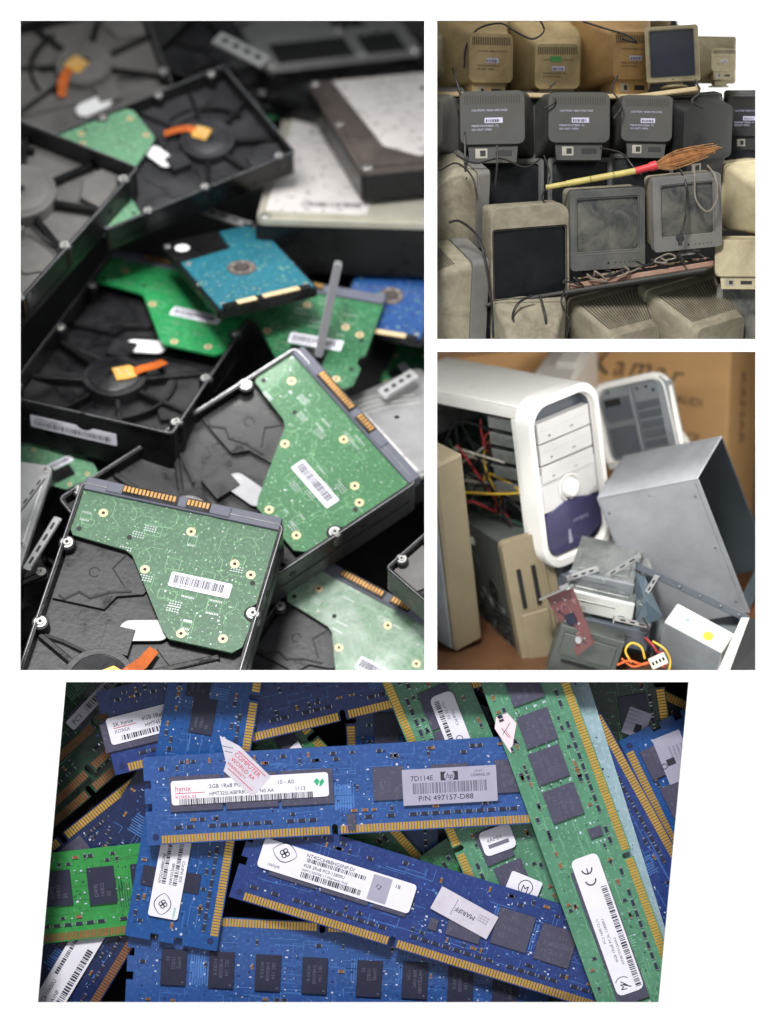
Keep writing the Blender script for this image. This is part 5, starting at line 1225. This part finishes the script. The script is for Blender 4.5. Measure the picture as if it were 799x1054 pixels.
m_('g6', 'green memory module showing at the bottom edge under the sloping blue one', (500, 981), (536, 1033), 5, 90, 'pcb_green_mid', x0=120, L=440, seed=22, chips=[(585, 1025, 24, 18)], **g)
for i, (lab, a, b_) in enumerate((('dark green memory module in the top left corner with a white strip label', (64, 784), (105, 746)),
                    ('dark module second from the top left corner, brownish contacts in shadow', (58, 832), (116, 777)),
                    ('dark module third from the top left corner, only its brownish contacts showing', (57, 852), (118, 799)))):
    m_('d%d' % i, lab, a, b_, 8 + i, 90, 'pcb_green_dark', x0=190, L=440, pins='gold_dull', seed=30 + i, chips=[(85, 735, 26, 20)] if i == 0 else (), **g)
st('d0', 96, 722, 70, 12, 47, .034, r=2, fn=lambda s: (s.text('PC3', -30, -3, 7, .7, 1), s.bars(-10, 30, -3, 3, .7, 2, 2, seed=3)))
m_('d5', 'navy memory module in the top right corner behind the others', (760, 745), (640, 690), 9, 92, 'pcb_navy', x0=100, L=440, seed=40)
m_('d6', 'navy memory module lying deep in the gap right of the middle', (470, 1010), (560, 700), 9, 92, 'pcb_navy', x0=60, L=440, seed=41, chips=[(430, 850, 40, 30)])
# bottom of the compartment
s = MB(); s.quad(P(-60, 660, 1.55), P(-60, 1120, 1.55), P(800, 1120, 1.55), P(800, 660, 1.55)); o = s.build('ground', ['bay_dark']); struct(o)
# ================================================================ added board drawing the white borders, with four compartments behind
CUR[0] = 'none'
clip_all()
def board():
    outer = [(-900, -900), (1700, -900), (1700, 1950), (-900, 1950)]
    loops = [[Vector((p[0], p[1], 0)) for p in outer]] + [[Vector((p[0], p[1], 0)) for p in OPEN[k]] for k in OPEN]
    tris = tessellate_polygon(loops); flat = [p for l in loops for p in l]
    vs = [P(p.x, p.y, -.03) for p in flat] + [P(p.x, p.y, -.03) + Vector((0, .035, 0)) for p in flat]
    n = len(flat); fs = [tuple(t) for t in tris] + [tuple(n + i for i in t[::-1]) for t in tris]
    o = 0
    for l in loops:
        for i in range(len(l)): j = (i + 1) % len(l); fs.append((o + i, o + j, n + o + j, n + o + i))
        o += len(l)
    s = MB(); s.add(vs, fs); struct(s.build('border_board', ['white_paint']))  # added only to draw the white borders round the bays
board()
for k in GROW:
    g = [(p[0], p[1]) for p in GROW[k]]
    cx = sum(p[0] for p in g) / 4; cy = sum(p[1] for p in g) / 4
    s = MB()
    for i in range(4):
        a, b = g[i], g[(i + 1) % 4]
        s.quad(P(*a, .006), P(*b, .006), P(*b, DEEP[k]), P(*a, DEEP[k]))
    s.quad(*[P(*p, DEEP[k]) for p in g], m=1)
    struct(s.build('wall', ['bay_dark' if k == 'memory' else 'bay_white', 'bay_white' if k == 'monitors' else 'bay_dark'], recalc=False))  # unseen bay walls added; white sides bounce light onto the contents
# camera
cam = bpy.data.cameras.new('camera'); co = bpy.data.objects.new('camera', cam); COL.objects.link(co)
co.location = (0, -D, 0); co.rotation_euler = (R(90), 0, 0); scene.camera = co
cam.sensor_fit = 'VERTICAL'; cam.sensor_height = 24; cam.lens = 24 * D / 10.54; cam.clip_end = 200; cam.clip_start = .1
cam.dof.use_dof = True; cam.dof.focus_distance = D + .45; cam.dof.aperture_fstop = (cam.lens / 1000) / FST
# light
w = bpy.data.worlds.new('World'); scene.world = w; w.use_nodes = True
w.node_tree.nodes['Background'].inputs[0].default_value = (.97, .98, 1, 1); w.node_tree.nodes['Background'].inputs[1].default_value = .42
def area(name, loc, target, size, power, col=(1, 1, 1)):
    l = bpy.data.lights.new(name, 'AREA'); l.shape = 'DISK'; l.size = size; l.energy = power; l.color = col
    o = bpy.data.objects.new(name, l); COL.objects.link(o); o.location = loc
    o.rotation_euler = (Vector(target) - Vector(loc)).to_track_quat('-Z', 'Y').to_euler(); return o
area('key_lamp', (-4, -24, 18), (0, 0, 0), 6, 12200, (1, .985, .96))
area('bay_fill', P(200, -60, 1.2), P(240, 330, 4.0), 2.2, 210, (1, .99, .97))  # added behind the board to brighten the dim drive heap
area('bay_fill', P(850, 140, 1.2), P(600, 200, 2.2), 1.6, 38, (1, .99, .96))
area('bay_fill', P(862, 372, 1.5), P(640, 520, 2.2), 1.2, 85, (1, .97, .92))  # added out of view at the side to brighten the cases
tl = area('bay_fill', P(614, 358.7, .08), P(614, 600, 3.2), 2.6, 42, (1, .99, .97)); tl.data.shape = 'RECTANGLE'; tl.data.size = 2.8; tl.data.size_y = .04  # added hidden strip behind the border, whitens the case tops
area('bay_fill', P(600, -50, .8), P(600, 150, 1.6), 2.0, 16, (1, .99, .96))  # added above the opening to light the monitor tops
if 'extra_lights' in globals(): extra_lights()
scene.view_settings.view_transform = 'Standard'; scene.view_settings.look = 'None'
scene.view_settings.exposure = 0; scene.view_settings.gamma = 1
scene.cycles.use_denoising = True; scene.cycles.max_bounces = 6
